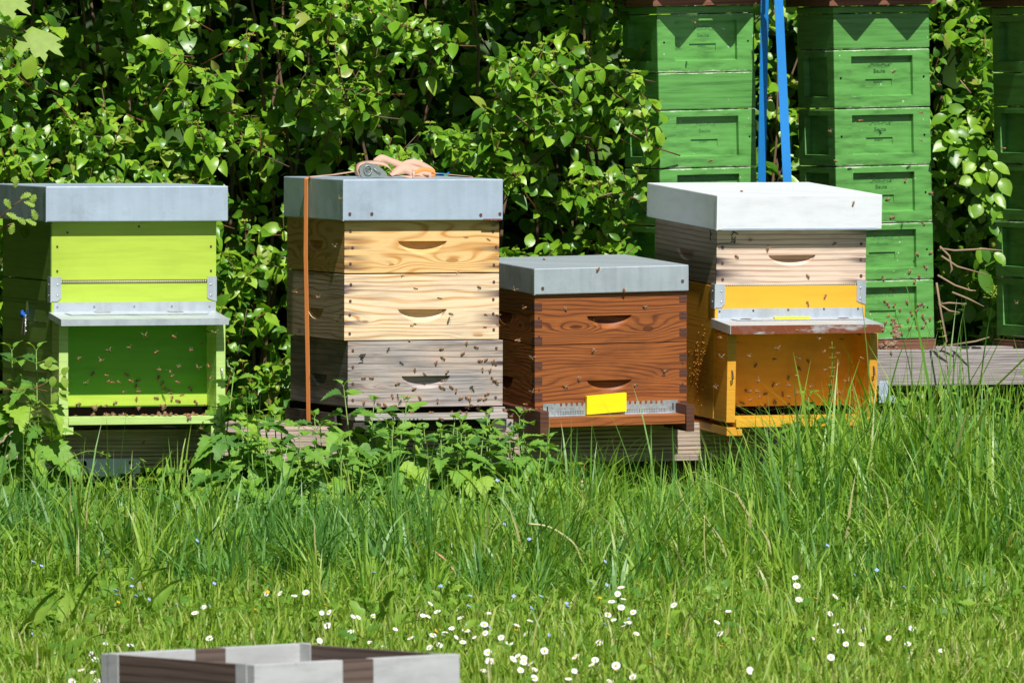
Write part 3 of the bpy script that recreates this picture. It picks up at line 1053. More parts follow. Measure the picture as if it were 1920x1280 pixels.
# ---- hive 4: yellow with wooden super and white roof
h = Hive('beehive', 1338, 785, 24.4, 19.1, 2.9, 0.0, label='yellow beehive with an open porch, a raw wooden top box and a white roof', cat='beehive', group='beehives standing in a row on the timber beam')
H4 = h
W4 = h.X(1622)
roof(h, 1337, 1650, 366, 431, .036, L + .035, 'white')
b = B()
b.box(h.X(1346, .036), h.X(1640, .036), -.0372, -.0358, h.Z(431.5, .036), h.Z(428, .036))
b.done('bare_metal_edge', 'galv_blue', h.o)
b = B()
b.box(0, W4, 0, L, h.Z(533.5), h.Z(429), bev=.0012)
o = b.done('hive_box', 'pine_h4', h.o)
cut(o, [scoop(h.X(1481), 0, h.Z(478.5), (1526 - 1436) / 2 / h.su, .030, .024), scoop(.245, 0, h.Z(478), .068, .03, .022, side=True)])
nails(h, [(1349, 463), (1349, 492), (1350, 523), (1612, 458), (1612, 487), (1613, 518)], o, .0042)
scribble(h, [[(1365, 441), (1370, 433.5), (1378, 438.5)], [(1367, 433), (1375, 437)], [(1367, 443), (1366, 447), (1369, 449), (1372, 446), (1373, 443.5)], [(1372, 449), (1373, 452), (1367, 451.5), (1364.5, 454)], [(1372, 452), (1370.5, 456)]], h.o, .0013)
scribble(h, [[(1325, 433), (1327, 440), (1325.5, 447), (1327, 452)], [(1325, 443), (1329, 440)]], h.o, .0012, side=True)
zb = h.Z(763)
b = B()
b.box(0, W4, 0, .02, h.Z(600), h.Z(536), bev=.001)
b.box(0, W4, .022, L, zb, h.Z(536))
lower = b.done('brood_box', 'yellow', h.o)
b = B()
b.box(.024, W4 - .015, .018, .0225, zb, h.Z(600))
o = b.done('porch_back_wall', 'yellow_in', h.o)
pc = .102
xr_ = h.X(1645, pc)
b = B()
b.box(-.0006, .0245, -pc, .4, h.Z(786), h.Z(622), bev=.001)
b.done('porch_cheek', 'yellow_side', h.o)
b = B()
b.box(xr_ - .0245, xr_, -pc, .4, h.Z(786), h.Z(622), bev=.001)
b.done('porch_cheek', 'yellow_side', h.o)
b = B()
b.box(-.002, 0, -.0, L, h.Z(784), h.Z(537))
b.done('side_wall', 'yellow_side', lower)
b = B()
b.box(.026, xr_ - .0005, -pc - .007, .1, h.Z(801, pc), h.Z(786, pc), bev=.001)
b.done('landing_board', 'yellow', h.o)
b = B()
b.box(.0, xr_ - .01, .021, L - .01, h.Z(785), zb - .0005)
b.done('entrance_gap', 'black', h.o)
for xx in (.0, xr_ - .045):
    b = B()
    b.box(xx, xx + .045, -pc - .003, L, h.Z(817, pc), h.Z(801.5, pc), bev=.001)
    b.done('foot_rail', 'yellow_side', h.o)
pr4, za, zf = porch_roof(h, 1330, 1369, 1652, 596, 611, 627, .155, 'galv', 'galv_rust')
b = B()
b.box(.006, W4 - .004, -.0018, -.0002, h.Z(599), h.Z(578))
o = b.done('wall_flashing', 'galv', h.o)
nails(h, [(1345, 583), (1409, 582), (1475, 581), (1543, 580), (1608, 580)], o, .0028, -.0022, 'nail')
fl4 = flap(h, .02, W4 - .01, 0, za, zf, .155, h.o, 'galv')


def onroof(v):
    return za + (zf - za) * v / .155


b = B()
x = h.X(1480) - .012
b.hexa([(x - .052, -.052, onroof(.052) + .003), (x + .052, -.052, onroof(.052) + .003), (x + .052, -.034, onroof(.034) + .003), (x - .052, -.034, onroof(.034) + .003),
        (x - .052, -.052, onroof(.052) + .0075), (x + .052, -.052, onroof(.052) + .0075), (x + .052, -.034, onroof(.034) + .0075), (x - .052, -.034, onroof(.034) + .0075)])
b.done('yellow_strip', 'card_yellow', fl4)
for px_ in (1392, 1577):
    b = B()
    b.ball((h.X(px_) - .012, -.046, onroof(.046) + .003), .018, (1, .35, .12), sub=2)
    b.done('rusty_plug', 'nail', fl4)
bracket(h, 0, h.Z(576), h.Z(532), True)
bracket(h, W4, h.Z(570), h.Z(527), False)
b = B()
b.tube([(.026, .001, h.Z(534.6)), (W4 - .026, .001, h.Z(534.6))], .0018, 8)
b.done('sealing_cord', 'rope', h.o)
for xx, yy in ((.0126, 705), (xr_ - .0126, 700)):
    b = B()
    z_ = h.Z(yy, pc)
    b.tube([(xx, -pc + .002, z_ + .016), (xx, -pc - .008, z_ + .012), (xx + .001, -pc - .010, z_ - .006), (xx - .003, -pc - .008, z_ - .014), (xx - .003, -pc, z_ - .014)], .0016, 6)
    b.done('wire_hook', 'nail', h.o)
# crumbs of propolis on the left wall
b = B()
for k in range(150):
    vy = .10 + random.gauss(0, .035)
    vz = h.Z(695) + random.gauss(0, .042)
    b.ball((-.003, vy, vz), random.uniform(.0008, .0022), (1, 1, 1), sub=1)
b.done('propolis_crumbs', 'propolis', lower, kind='stuff')

# ------------------------------------------------------------------ timber beams carrying the hives
bl = Hive('timber_beam', -420, 887, 23.63, 18.8, 0, .07, label='long furrowed timber beam carrying the four front beehives', cat='beam')
o = B()
XE = (1418 + 420) / (F / 24.1) / math.cos(R(18.8))
o.box(0, XE, .03, .13, 0, .1045, bev=.002)
o.done('front_timber', 'beam', bl.o)
o = B()
o.box(0, XE, .43, .53, .01, .1045, bev=.002)
o.done('rear_timber', 'beam', bl.o)
for k, u in enumerate((.35, 1.35, XE - .15)):
    o = B()
    o.box(u, u + .1, .131, .429, -.5, .1, bev=.002)
    o.done('support_block', 'dark_wood', bl.o)
br = Hive('timber_beam', 1380, 726, 25.05, 19, 0, 0.1, label='grey weathered timber beam under the stacks of green hive boxes on the right', cat='beam')
o = B()
o.box(0, .66, 0, .13, 0, .099, bev=.002)
o.done('plank', 'beam_grey', br.o)
o = B()
o.box(.663, 1.5, .002, .13, 0, .0985, bev=.002)
o.done('plank', 'beam_grey', br.o)
o = B()
o.box(-.05, 1.5, .3, .4, 0, .099, bev=.002)
for u in (.1, 1.2):
    o.box(u, u + .1, .14, .29, -.5, .09)
o.done('rear_timber', 'beam_grey', br.o)
bb = Hive('grey_board', 1635, 792, 24.55, 12, 0, 0, label='pale grey board lying low behind the long grass at the right', cat='board')
o = B()
o.box(0, .35, 0, .10, 0, .016, bev=.001)
o.box(.01, .30, .02, .05, -.05, -.001, bev=.001)
o.box(.02, .36, -.02, .08, -.08, -.051, bev=.001)
o.done('plank', 'beam_grey', bb.o)

# galvanised bracket in front of the left beam
gb = Hive('metal_bracket', 135, 889, 23.905, 18.8, 0, .3, label='galvanised steel bracket with two rods leaning against the left end of the timber beam', cat='bracket')
o = B()
o.box(0, .192, 0, .012, 0, .042, bev=.0015)
o.box(.062, .13, -.004, 0, -.006, .002)
o.done('plate', 'galv_blue', gb.o)
for hx, hz, hr in ((.032, .028, .009), (.165, .031, .006)):
    o = B()
    o.cyl((hx, -.001, hz), (0, 1, 0), hr, .002, 16)
    o.done('bolt_hole', 'black', gb.o)
o = B()
o.tube([(.036, -.004, .022), (.05, -.006, .0), (.085, -.014, -.055)], .004, 8)
o.done('rod', 'steel', gb.o)
o = B()
o.tube([(.168, -.004, .02), (.178, -.006, -.05)], .004, 8)
o.done('rod', 'steel', gb.o)
gp = Hive('metal_post', 236, 1040, 23.3, 5, 0, 2, label='pale galvanised ground post half hidden in the grass below the green beehive', cat='post')
o = B()
o.tube([(.0, 0, .02), (.0, 0, .125)], .017, 12)
o.box(-.03, .03, -.004, .004, .118, .126)
o.box(-.004, .05, -.003, .003, -.02, .08, M4=Matrix.Rotation(R(-18), 4, 'Y'))
o.done('tube', 'galv_blue', gp.o)
gp2 = Hive('metal_angle', 1648, 748, 24.9, 5, 0, 0, label='bent galvanised angle piece between the yellow beehive and the grey beam', cat='bracket')
o = B()
o.box(0, .026, 0, .004, 0, .05, bev=.001)
o.box(.0, .045, -.004, 0, -.01, .010)
o.done('plate', 'galv_blue', gp2.o)

# ------------------------------------------------------------------ green stacks
AS = 19.0


def mini_box(h, z0, z1, W, D, plain, xo, y_in=0.0):
    bm = bmesh.new()
    bmesh.ops.create_cube(bm, size=1)
    for v in bm.verts:
        v.co = Vector((xo + (v.co.x + .5) * W, y_in + (v.co.y + .5) * D, z0 + (v.co.z + .5) * (z1 - z0)))
    H_ = z1 - z0
    es = [e for e in bm.edges]
    bmesh.ops.bevel(bm, geom=es, offset=.004, segments=2, affect='EDGES', profile=.6)
    if not plain:
        for axis in ('f', 'l'):
            bm.faces.ensure_lookup_table()
            if axis == 'f':
                f = max((q for q in bm.faces if q.normal.y < -.95), key=lambda q: q.calc_area())
            else:
                f = max((q for q in bm.faces if q.normal.x < -.95), key=lambda q: q.calc_area())
            span = W if axis == 'f' else D

            def place(face, a0, a1, b0, b1, depth):
                c = face.calc_center_median()
                for v in face.verts:
                    aa = v.co.x if axis == 'f' else v.co.y
                    lo = aa < (c.x if axis == 'f' else c.y)
                    up = v.co.z > c.z
                    na, nz = (a0 if lo else a1), (b1 if up else b0)
                    if axis == 'f':
                        v.co = Vector((na, y_in + depth, nz))
                    else:
                        v.co = Vector((xo + depth, na, nz))
            o0 = xo if axis == 'f' else y_in
            m1 = .053
            bmesh.ops.inset_individual(bm, faces=[f], thickness=.01, depth=0)
            place(f, o0 + m1, o0 + span - m1, z0 + H_ * .19, z1 - H_ * .11, 0)
            bmesh.ops.inset_individual(bm, faces=[f], thickness=.001, depth=0)
            place(f, o0 + m1 + .0012, o0 + span - m1 - .0012, z0 + H_ * .19 + .004, z1 - H_ * .11 - .001, .016)
            if axis == 'f':
                bmesh.ops.inset_individual(bm, faces=[f], thickness=.001, depth=0)
                place(f, o0 + span * .345, o0 + span * .62, z0 + H_ * .36, z0 + H_ * .49, .016)
                bmesh.ops.inset_individual(bm, faces=[f], thickness=.001, depth=0)
                place(f, o0 + span * .345 + .0005, o0 + span * .62 - .0005, z0 + H_ * .36 + .001, z0 + H_ * .49 - .0005, .020)
    me = bpy.data.meshes.new('hive_box')
    bmesh.ops.recalc_face_normals(bm, faces=bm.faces[:])
    bm.to_mesh(me)
    bm.free()
    o = link('hive_box', me, 'mini_plain' if plain else 'mini', h.o)
    return o


def text(s, size, loc, parent, name='embossed_lettering'):
    c = bpy.data.curves.new(name, 'FONT')
    c.body = s
    c.size = size
    c.extrude = .0005
    c.align_x = 'CENTER'
    c.resolution_u = 2
    t_ = bpy.data.objects.new('tmp', c)
    COL.objects.link(t_)
    bpy.context.view_layer.update()
    me = bpy.data.meshes.new_from_object(t_.evaluated_get(bpy.context.evaluated_depsgraph_get()))
    bpy.data.objects.remove(t_)
    o = link(name, me, 'mini_text', parent)
    o.location = loc
    o.rotation_euler = (math.pi / 2, 0, 0)
    return o


def stack(px, Y, rows, roll, label):
    h = Hive('beehive', px, 640, Y, AS, 0, roll, label=label, cat='beehive', group='tall stacks of small green hive boxes')
    W = .294
    D = .294
    for i, (yt, yb, plain) in enumerate(rows):
        jx = random.uniform(-.0012, .0012)
        z0, z1 = h.Z(yb) + .0006, h.Z(yt) - .0006
        o = mini_box(h, z0, z1, W, D, plain, jx, random.uniform(-.001, .001))
        if not plain:
            H_ = z1 - z0
            text("„Mini-Plus“", .0165, (jx + W * .50, .0155, z0 + H_ * .715), o)
            text("Beute", .0155, (jx + W * .49, .0155, z0 + H_ * .605), o)
            text("Stehr", .0125, (jx + W * .48, .0195, z0 + H_ * .43), o)
            for sx in (.02, W - .02):
                b = B()
                b.cyl((jx + sx, -.0004, z0 + H_ * .52), (0, 1, 0), .0028, .0015, 8)
                b.done('screw_hole', 'black', o)
    b = B()
    b.box(-.004, W + .002, -.003, D + .01, -.030, -.0008, bev=.001)
    b.done('floor_board', 'red_wood', h.o)
    b = B()
    b.box(.02, W - .02, .02, D, -.034, -.0305)
    b.done('floor_gap', 'black', h.o)
    b = B()
    zt = h.Z(12)
    b.box(-.022, W + .012, -.030, D + .03, zt, zt + .030, bev=.0015)
    b.done('lid_board', 'red_wood', h.o)
    # folded roofing sheet with sharp ridges
    b = B()
    per, amp = .158, .086
    x0, x1 = -.12, W + .07
    n = 60
    top, bot = [], []
    ph = -.028
    for i in range(n + 1):
        x = x0 + (x1 - x0) * i / n
        f = ((x + .045 + ph) / per) % 1.0
        tri = abs(f - .5) * 2
        z = zt + .031 + amp * tri
        top.append((x, z + .005))
        bot.append((x, z))
    for i in range(n):
        b.hexa([(bot[i][0], -.105, bot[i][1]), (bot[i + 1][0], -.105, bot[i + 1][1]), (bot[i + 1][0], D + .08, bot[i + 1][1]), (bot[i][0], D + .08, bot[i][1]),
                (top[i][0], -.105, top[i][1]), (top[i + 1][0], -.105, top[i + 1][1]), (top[i + 1][0], D + .08, top[i + 1][1]), (top[i][0], D + .08, top[i][1])])
    bmesh.ops.remove_doubles(b.bm, verts=b.bm.verts[:], dist=1e-5)
    b.done('corrugated_roof', 'corr', h.o)
    return h


SA = stack(1243, 25.2, [(12.5, 27, True), (28, 137, False), (138, 207, True), (208, 316, False), (317, 424, False), (425, 531, False), (532, 639, False)], -1.15,
           'leftmost tall stack of green hive boxes, partly covered by hedge leaves')
SB = stack(1573, 25.33, [(12.5, 26, True), (27, 93, True), (94.5, 203.5, False), (205, 312, False), (313, 420, False), (421, 527, False), (528, 639, False)], -1.15,
           'middle stack of green hive boxes, its foot behind the yellow beehive and swarmed by bees')
SC = stack(1941, 25.5, [(12.5, 27, True), (28, 136, False), (137, 200, True), (201, 308, False), (309, 415, False), (416, 522, False), (523, 634, False)], -1.0,
           'stack of green hive boxes in shade, cut off by the right edge')

# blue lashing strap between the green stacks
bs = empty('blue_strap', P(1432, 640, 25.15), label='blue webbing strap running down taut between two green stacks', cat='strap')
loc0 = Vector(bs.location)
b = B()
yy = [(1437, -70), (1434, 0), (1428.5, 335), (1424, 620)]
b.ribbon([P(x, y, 25.22) - loc0 for x, y in yy], [(.62, .78, 0)] * 4, .034, .0025)
b.done('webbing', 'blue', bs)
b = B()
yy = [(1453, -70), (1460, 0), (1476, 335), (1490, 620)]
b.ribbon([P(x, y, 25.1) - loc0 for x, y in yy], [(1, .15, 0)] * 4, .025, .0025)
b.done('webbing', 'blue', bs)
b = B()
b.ribbon([P(1437, -70, 25.22) - loc0, P(1440, -84, 25.18) - loc0, P(1448, -84, 25.13) - loc0, P(1453, -70, 25.1) - loc0], [(.3, .95, 0)] * 4, .025, .0025)
b.done('webbing', 'blue', bs)

# ------------------------------------------------------------------ orange strap on hive 2 with its bundle on the roof
h = H2
so = empty('ratchet_strap', h.o.location, h.o.rotation_euler, label='orange ratchet strap round the tall wooden beehive, loose end bundled on the roof', cat='strap')
vs = (645 - 580.5) / (h.sv + 6.5)
xl = h.X(643, .024) - .0045
zr = h.Z(337, .024) + .0012
b = B()
pts = [(xl + .006, vs + .004, h.Z(822)), (xl + .002, vs, h.Z(700)), (xl - .005, vs, h.Z(480)), (xl - .004, vs, zr - .004), (xl + .004, vs, zr + .0012)]
b.ribbon(pts, [(-.34, 1, 0), (-.42, 1, 0), (-.42, 1, 0), (-.34, 1, 0), (-.1, 1, 0)], .0150, .0016)
b.done('webbing', 'strap', so)
b = B()
b.ribbon([(xl + .002, vs, zr + .001), (.06, vs + .005, zr + .007), (.125, vs + .01, zr + .016)], [(0, 1, 0)] * 3, .0285, .0016)
b.ribbon([(.31, vs + .01, zr + .016), (.36, vs, zr + .010), (h.X(942, .024) + .003, vs - .02, zr + .001), (h.X(942, .024) + .004, vs - .02, zr - .12)], [(0, 1, 0)] * 4, .0285, .0016)
b.done('tensioned_webbing', 'strap_faded', so)


def rp(px, py, dv=0.0):
    """point above the roof, at depth vs+dv, that shows at photo px,py"""
    v = vs + dv - .02
    u = h.X(px) + v * math.tan(h.a) - 0.0
    return Vector((u, v, h.Z(py) - v * (h.t + h.dep) ))


b = B()
# buckle body
c = rp(692, 316, -.04)
pts = [rp(x, y, -.05) for x, y in ((672, 325), (670, 312), (676, 304), (686, 301), (700, 304), (712, 312), (722, 322), (722, 328), (676, 328))]
b.poly(pts, (0, .03, 0))
o = b.done('buckle', 'buckle', so)
b = B()
pc_ = [rp(686, 315, -.052) + Vector((math.cos(a_) * .0105, -.001, math.sin(a_) * .0125)) for a_ in np.linspace(0, 2 * math.pi, 17)]
b.tube(pc_, .0022, 6)
b.tube([rp(x, y, -.053) for x, y in ((690, 311), (684, 311.5), (683, 314.5), (689, 316.5), (688, 319.5), (682, 320))], .0014, 5)
b.tube([rp(x, y, -.053) for x, y in ((697, 312), (704, 318), (710, 321))], .002, 5)
b.done('ratchet_wheel', 'buckle', o)


def loop(pxs, dvs, wdirs, width=.0285, mat='strap_faded'):
    """smooth ribbon through photo points"""
    pts = [rp(x, y, d) for (x, y), d in zip(pxs, dvs)]
    n = len(pts)
    P2, D2 = [], []
    for i in range(n - 1):
        p0, p1, p2, p3 = pts[max(i - 1, 0)], pts[i], pts[i + 1], pts[min(i + 2, n - 1)]
        for k in range(6):
            t_ = k / 6
            P2.append(.5 * ((2 * p1) + (-p0 + p2) * t_ + (2 * p0 - 5 * p1 + 4 * p2 - p3) * t_ ** 2 + (-p0 + 3 * p1 - 3 * p2 + p3) * t_ ** 3))
            D2.append(Vector(wdirs[i]).normalized() * (1 - t_) + Vector(wdirs[i + 1]).normalized() * t_)
    P2.append(pts[-1])
    D2.append(Vector(wdirs[-1]))
    b = B()
    b.ribbon(P2, D2, width, .0014)
    o = b.done('loose_webbing', mat, so)
    for f in o.data.polygons:
        f.use_smooth = True
    return o


loop([(668, 327), (664, 316), (668, 305), (680, 300.5), (705, 300.5), (722, 306), (731, 318), (728, 327)], [-.03] * 8,
     [(0, 1, 0), (0, 1, 0), (0, 1, .1), (0, 1, .2), (0, 1, .35), (.1, 1, .4), (.2, 1, .2), (0, 1, 0)], .03)
loop([(700, 302), (715, 293), (735, 300), (757, 308), (780, 315), (800, 319)], [0, 0, .0, .0, -.01, -.02],
     [(-.5, .4, 1), (-.5, .3, 1), (-.4, .4, 1), (-.3, .5, 1), (-.2, .6, .9), (-.1, .8, .6)], .027)
loop([(745, 310), (760, 302), (778, 301), (798, 310), (810, 318), (811, 323), (795, 325), (770, 324)], [0, .01, .01, .01, 0, -.01, -.02, -.02],
     [(0, .5, 1), (0, .4, 1), (.1, .5, 1), (.2, .6, 1), (0, .5, 1), (0, .4, 1), (0, .3, 1), (0, .3, 1)], .022)
loop([(728, 324), (738, 318), (748, 314), (757, 313), (768, 318), (766, 325), (752, 326), (738, 322)], [-.05] * 8,
     [(0, 1, .2), (0, .8, .6), (0, .6, 1), (.2, .3, 1), (.3, .3, 1), (0, .8, .5), (-.2, 1, .2), (-.2, 1, .2)], .026)
loop([(725, 327), (740, 325), (765, 327), (785, 326)], [-.04] * 4, [(0, 1, .1)] * 4, .02)
loop([(775, 320), (790, 314), (806, 316), (813, 321), (806, 325)], [-.05] * 5, [(0, .3, 1)] * 5, .012, 'strap')
b = B()
b.tube([rp(812, 322), rp(822, 321), rp(834, 322), rp(839, 319)], .0016, 6)
b.done('blue_cord', 'blue', so)

# ------------------------------------------------------------------ empty hive frame in the foreground
fN = P(480, 1246, 15.72)
fo = empty('hive_box', (fN.x, fN.y, 0), (R(-.6), R(-.35), R(36)), label='empty open hive box, grey with brown stripes, in the foreground at the bottom edge', cat='hive box')
ft = fN.z
Wf, Lf, th = .448, .495, .024


def board(x0, x1, y0, y1, mat, top, stripes=None):
    b = B()
    b.box(x0, x1, y0, y1, .0, top, bev=.0012)
    return b


for nm, args in (('front', (0, Wf, 0, th)), ('back', (0, Wf, Lf - th, Lf))):
    a0, a1, c0, c1 = args
    for (s0, s1, m_) in ((0, .427, 'frame_grey'), (.4275, .576, 'frame_brown'), (.5765, 1, 'frame_grey')):
        b = B()
        b.box(a0 + Wf * s0, a0 + Wf * s1, c0, c1, 0, ft - (.0006 if m_ == 'frame_brown' else 0), bev=.0012)
        b.done('end_board' if m_ == 'frame_grey' else 'brown_stripe', m_, fo)
for x0 in (0, Wf - th):
    b = B()
    b.box(x0 + .0004, x0 + th * .55, th + .0005, Lf - th - .0005, 0, ft - .001, bev=.0008)
    b.box(x0 + th * .55, x0 + th, th + .0005, Lf - th - .0005, 0, ft - .016, bev=.0008)
    b.done('side_board', 'frame_brown', fo)
    for y0 in (th + .0002, Lf - th - .034):
        b = B()
        b.box(x0 - .0012, x0 + .0005, y0, y0 + .034, 0, ft + .0008, bev=.0004)
        b.done('corner_strip', 'frame_grey', fo)
b = B()
b.ball((Wf * .25, Lf - th - .004, ft - .03), .007)
b.done('screw_hook', 'steel', fo)

# ------------------------------------------------------------------ bees (placed on what the camera ray meets)
bpy.context.view_layer.update()
dg = bpy.context.evaluated_depsgraph_get()
CAM = Vector((0, 0, ZC))


def hit(px, py):
    d = (P(px, py, 24) - CAM).normalized()
    ok, loc, nrm, *_ = scene.ray_cast(dg, CAM, d)
    if ok and loc.y > 22:
        return loc, nrm, d
    return None, None, d


def bee_mesh(flying, i):
    rr = random.Random(i)
    b = B()
    b.ball((-.0042, 0, 0), .0026, (1.75, .95, .9), 1, 0)
    b.ball((.0008, 0, .0003), .0022, (1.0, 1, 1), 1, 1)
    b.ball((.0037, 0, -.0002), .0014, (.8, 1.1, 1.1), 1, 1)
    for s in (-1, 1):
        if flying:
            a_ = rr.uniform(.3, 1.1)
            d1 = Vector((-.25, s * math.cos(a_ * .6), math.sin(a_)))
        else:
            d1 = Vector((-.9, s * .45, .12))
        d1.normalize()
        sd_ = d1.cross(Vector((0, 0, 1) if not flying else (1, 0, 0))).normalized()
        r0 = Vector((.001, s * .0012, .0018))
        pts = [r0, r0 + d1 * .004 + sd_ * .0015, r0 + d1 * .0085 + sd_ * .001, r0 + d1 * .0092 - sd_ * .0006, r0 + d1 * .005 - sd_ * .0015]
        f = b.bm.faces.new([b.bm.verts.new(p) for p in pts])
        f.material_index = 2
        for k in range(3):
            b.tube([(.001 - k * .0012, s * .001, -.001), (.002 - k * .002, s * .0032, -.0012), (.0022 - k * .0026, s * .0042, -.0034)], .00028, 3, 1)
    me = bpy.data.meshes.new('bee')
    b.bm.to_mesh(me)
    b.bm.free()
    for m_ in ('bee', 'bee_dark', 'wing'):
        me.materials.append(M[m_])
    return me


BEES = {f: [bee_mesh(f, i) for i in range(4)] for f in (False, True)}
nb = 0


def bee(px, py, mode, label, group):
    """mode: c crawling on a surface, f flying in front of it"""
    global nb
    loc, nrm, d = hit(px, py)
    if loc is None:
        loc, nrm = P(px, py, 25.0), Vector((0, -1, 0))
        mode = 'f'
    nb += 1
    rr = random.Random(nb * 7 + 1)
    if mode == 'f':
        p = loc - d * rr.uniform(.10, .22)
        e = Euler((rr.uniform(-.6, .6), rr.uniform(-.6, .5), rr.uniform(0, 6.28)))
    else:
        p = loc + nrm * .0026
        q = nrm.to_track_quat('Z', 'Y') @ Euler((0, 0, rr.uniform(0, 6.28))).to_quaternion()
        e = q.to_euler()
    o = bpy.data.objects.new('bee', BEES[mode == 'f'][rr.randrange(4)])
    COL.objects.link(o)
    o.location = p
    o.rotation_euler = e
    s = rr.uniform(1.05, 1.3)
    o.scale = (s, s, s)
    tag(o, label, 'bee', group)


def bees(lst, fx, fy, mode, label, group):
    for x, y in lst:
        bee(fx(x), fy(y), mode, label, group)


z4 = lambda ox: (lambda v: ox + v / 4.0)
G1 = [(820, 228), (973, 208), (1177, 237), (1087, 117), (1310, 127), (1545, 80), (1617, 95), (1517, 172), (1437, 225), (597, 283), (752, 305), (1347, 348), (1187, 372), (1275, 382), (1297, 417), (805, 415), (808, 462), (848, 467), (893, 467), (650, 473), (988, 460), (1337, 467), (927, 537), (1045, 535), (1370, 558), (1560, 337), (1485, 357), (1580, 428), (1725, 143), (780, 842), (1075, 915), (1513, 813), (1750, 243)]
bees(G1, z4(0), z4(600), 'f', 'small bee hovering before the dark green porch of the lime green beehive', 'bees hovering before the green porch')
G1c = [(698, 400), (957, 415), (1030, 455), (1020, 493), (1190, 430), (1220, 473), (1235, 517), (1280, 540), (1430, 522), (1177, 583), (867, 617), (593, 627), (1022, 595), (1340, 605), (1290, 580), (1463, 608)]
bees(G1c, z4(0), z4(600), 'c', 'bee crawling on the back wall of the green porch', 'bees crawling on the green porch wall')
rr = random.Random(3)
for k in range(34):
    bee(138 + rr.uniform(0, 252), 779 + rr.uniform(-2.5, 1.5), 'c', 'bee crowding on the landing board in the entrance of the lime green beehive', 'bees crowding the green hive entrance')
for k in range(9):
    bee(rr.choice([175, 200, 262, 268, 305, 328, 378, 382]) + rr.uniform(-5, 5), 763 + rr.uniform(-3, 3), 'c', 'bee crowding on the landing board in the entrance of the lime green beehive', 'bees crowding the green hive entrance')
G2 = [(1065, 228), (1497, 258), (1565, 280), (1305, 297), (1465, 335), (1315, 360), (1268, 405), (1110, 457), (1355, 465), (1595, 385), (1640, 380), (1697, 397), (1617, 447), (1673, 462), (1690, 515), (1720, 540), (730, 513), (790, 513), (985, 555), (1315, 537), (1100, 597), (1305, 583), (1327, 590), (1388, 585), (1420, 605), (790, 655), (940, 645), (1037, 660), (1150, 668), (1280, 680), (1450, 668), (1497, 660), (1522, 680), (1590, 675), (1640, 670), (1655, 632), (727, 703), (835, 705), (890, 720), (965, 720), (1495, 732), (1540, 720), (1590, 735)]
bees(G2, z4(500), z4(580), 'c', 'bee on the grey weathered bottom box of the tall wooden beehive', 'bees on the grey bottom box')
G2e = [(1690, 745), (1780, 750), (760, 778), (850, 778), (1095, 780), (1240, 778), (1385, 772), (1440, 778), (1495, 778), (1655, 778), (1300, 818)]
bees(G2e, z4(500), z4(580), 'c', 'bee at the entrance slot of the tall wooden beehive', 'bees at the wooden hive entrance')
G2f = [(1830, 803), (1495, 850), (1630, 888), (1545, 945), (1320, 1015), (1465, 1030), (1885, 235), (1645, 42), (1725, 45), (1635, 135), (1730, 115), (1110, 110), (1088, 125)]
bees(G2f, z4(500), z4(580), 'f', 'bee flying near the right edge or foot of the tall wooden beehive', 'bees flying by the wooden hive')
G2u = [(1500, 700), (1660, 715), (1018, 990), (1435, 963), (1112, 1083), (1292, 1155), (510, 768), (210, 1110), (390, 1150), (1775, 340), (550, 412)]
bees(G2u, z4(500), z4(270), 'f', 'bee flying before the upper boxes of the tall wooden beehive', 'bees before the upper wooden boxes')
G3 = [(480, 110), (880, 185), (1080, 343), (640, 480), (1230, 460), (845, 545), (845, 793), (740, 1005), (632, 1055), (1170, 1043), (1393, 937)]
bees(G3, z4(900), z4(460), 'c', 'bee sitting on the brown beehive', 'bees on the brown hive')
G3f = [(258, 335), (328, 470), (285, 710), (388, 845), (395, 1100), (345, 1190), (330, 1235), (360, 1240)]
bees(G3f, z4(900), z4(460), 'f', 'bee flying in the shaded gap left of the brown beehive', 'bees left of the brown hive')
G4f = [(573, 430), (792, 375), (765, 450), (955, 448), (1105, 303), (1275, 302), (1405, 265), (950, 240), (1140, 398), (1250, 408), (1248, 488), (1155, 530), (645, 618), (945, 580), (795, 640), (868, 653), (1050, 660), (575, 692), (645, 697), (655, 740), (595, 755), (885, 735), (935, 712), (1320, 620), (1365, 690), (1260, 708), (1210, 690), (320, 662), (372, 440), (355, 290), (1430, 447)]
bees(G4f, z4(1260), z4(560), 'f', 'bee hovering before the open porch of the yellow beehive', 'bees hovering before the yellow porch')
G4c = [(628, 495), (950, 520), (1017, 465), (870, 597), (755, 650), (555, 690), (705, 712), (830, 720), (480, 800), (530, 785), (650, 820), (765, 780), (875, 795), (535, 872), (605, 872), (920, 865), (835, 872), (1260, 785), (775, 775), (700, 800)]
bees(G4c, z4(1260), z4(560), 'c', 'dark bee crawling inside the porch of the yellow beehive', 'bees crawling inside the yellow porch')
G4u = [(995, 590), (1500, 545), (760, 640), (1300, 795), (870, 518), (800, 160), (1640, 240), (1430, 938), (1295, 990), (1800, 450), (45, 75)]
bees(G4u, z4(1190), z4(320), 'c', 'bee on the upper part of the yellow beehive, its wooden box or white roof', 'bees on the upper yellow hive')
z3x, z3y = (lambda v: 1560 + v / 3.2), (lambda v: 320 + v / 3.2)
G5 = [(478, 18), (440, 52), (588, 135), (328, 173), (365, 280), (543, 313), (588, 495), (512, 503), (557, 575), (463, 610), (523, 640), (497, 660), (305, 640), (363, 720), (318, 785), (335, 803), (375, 802), (450, 793), (407, 837), (473, 850), (510, 835), (527, 803), (543, 800), (543, 877), (555, 897), (587, 892), (455, 900), (333, 877), (370, 893), (318, 915), (465, 945), (510, 942), (540, 940), (620, 930), (363, 960), (395, 960), (310, 945)]
bees(G5, z3x, z3y, 'c', 'bee on the green boxes of the middle stack', 'bees on the middle green stack')
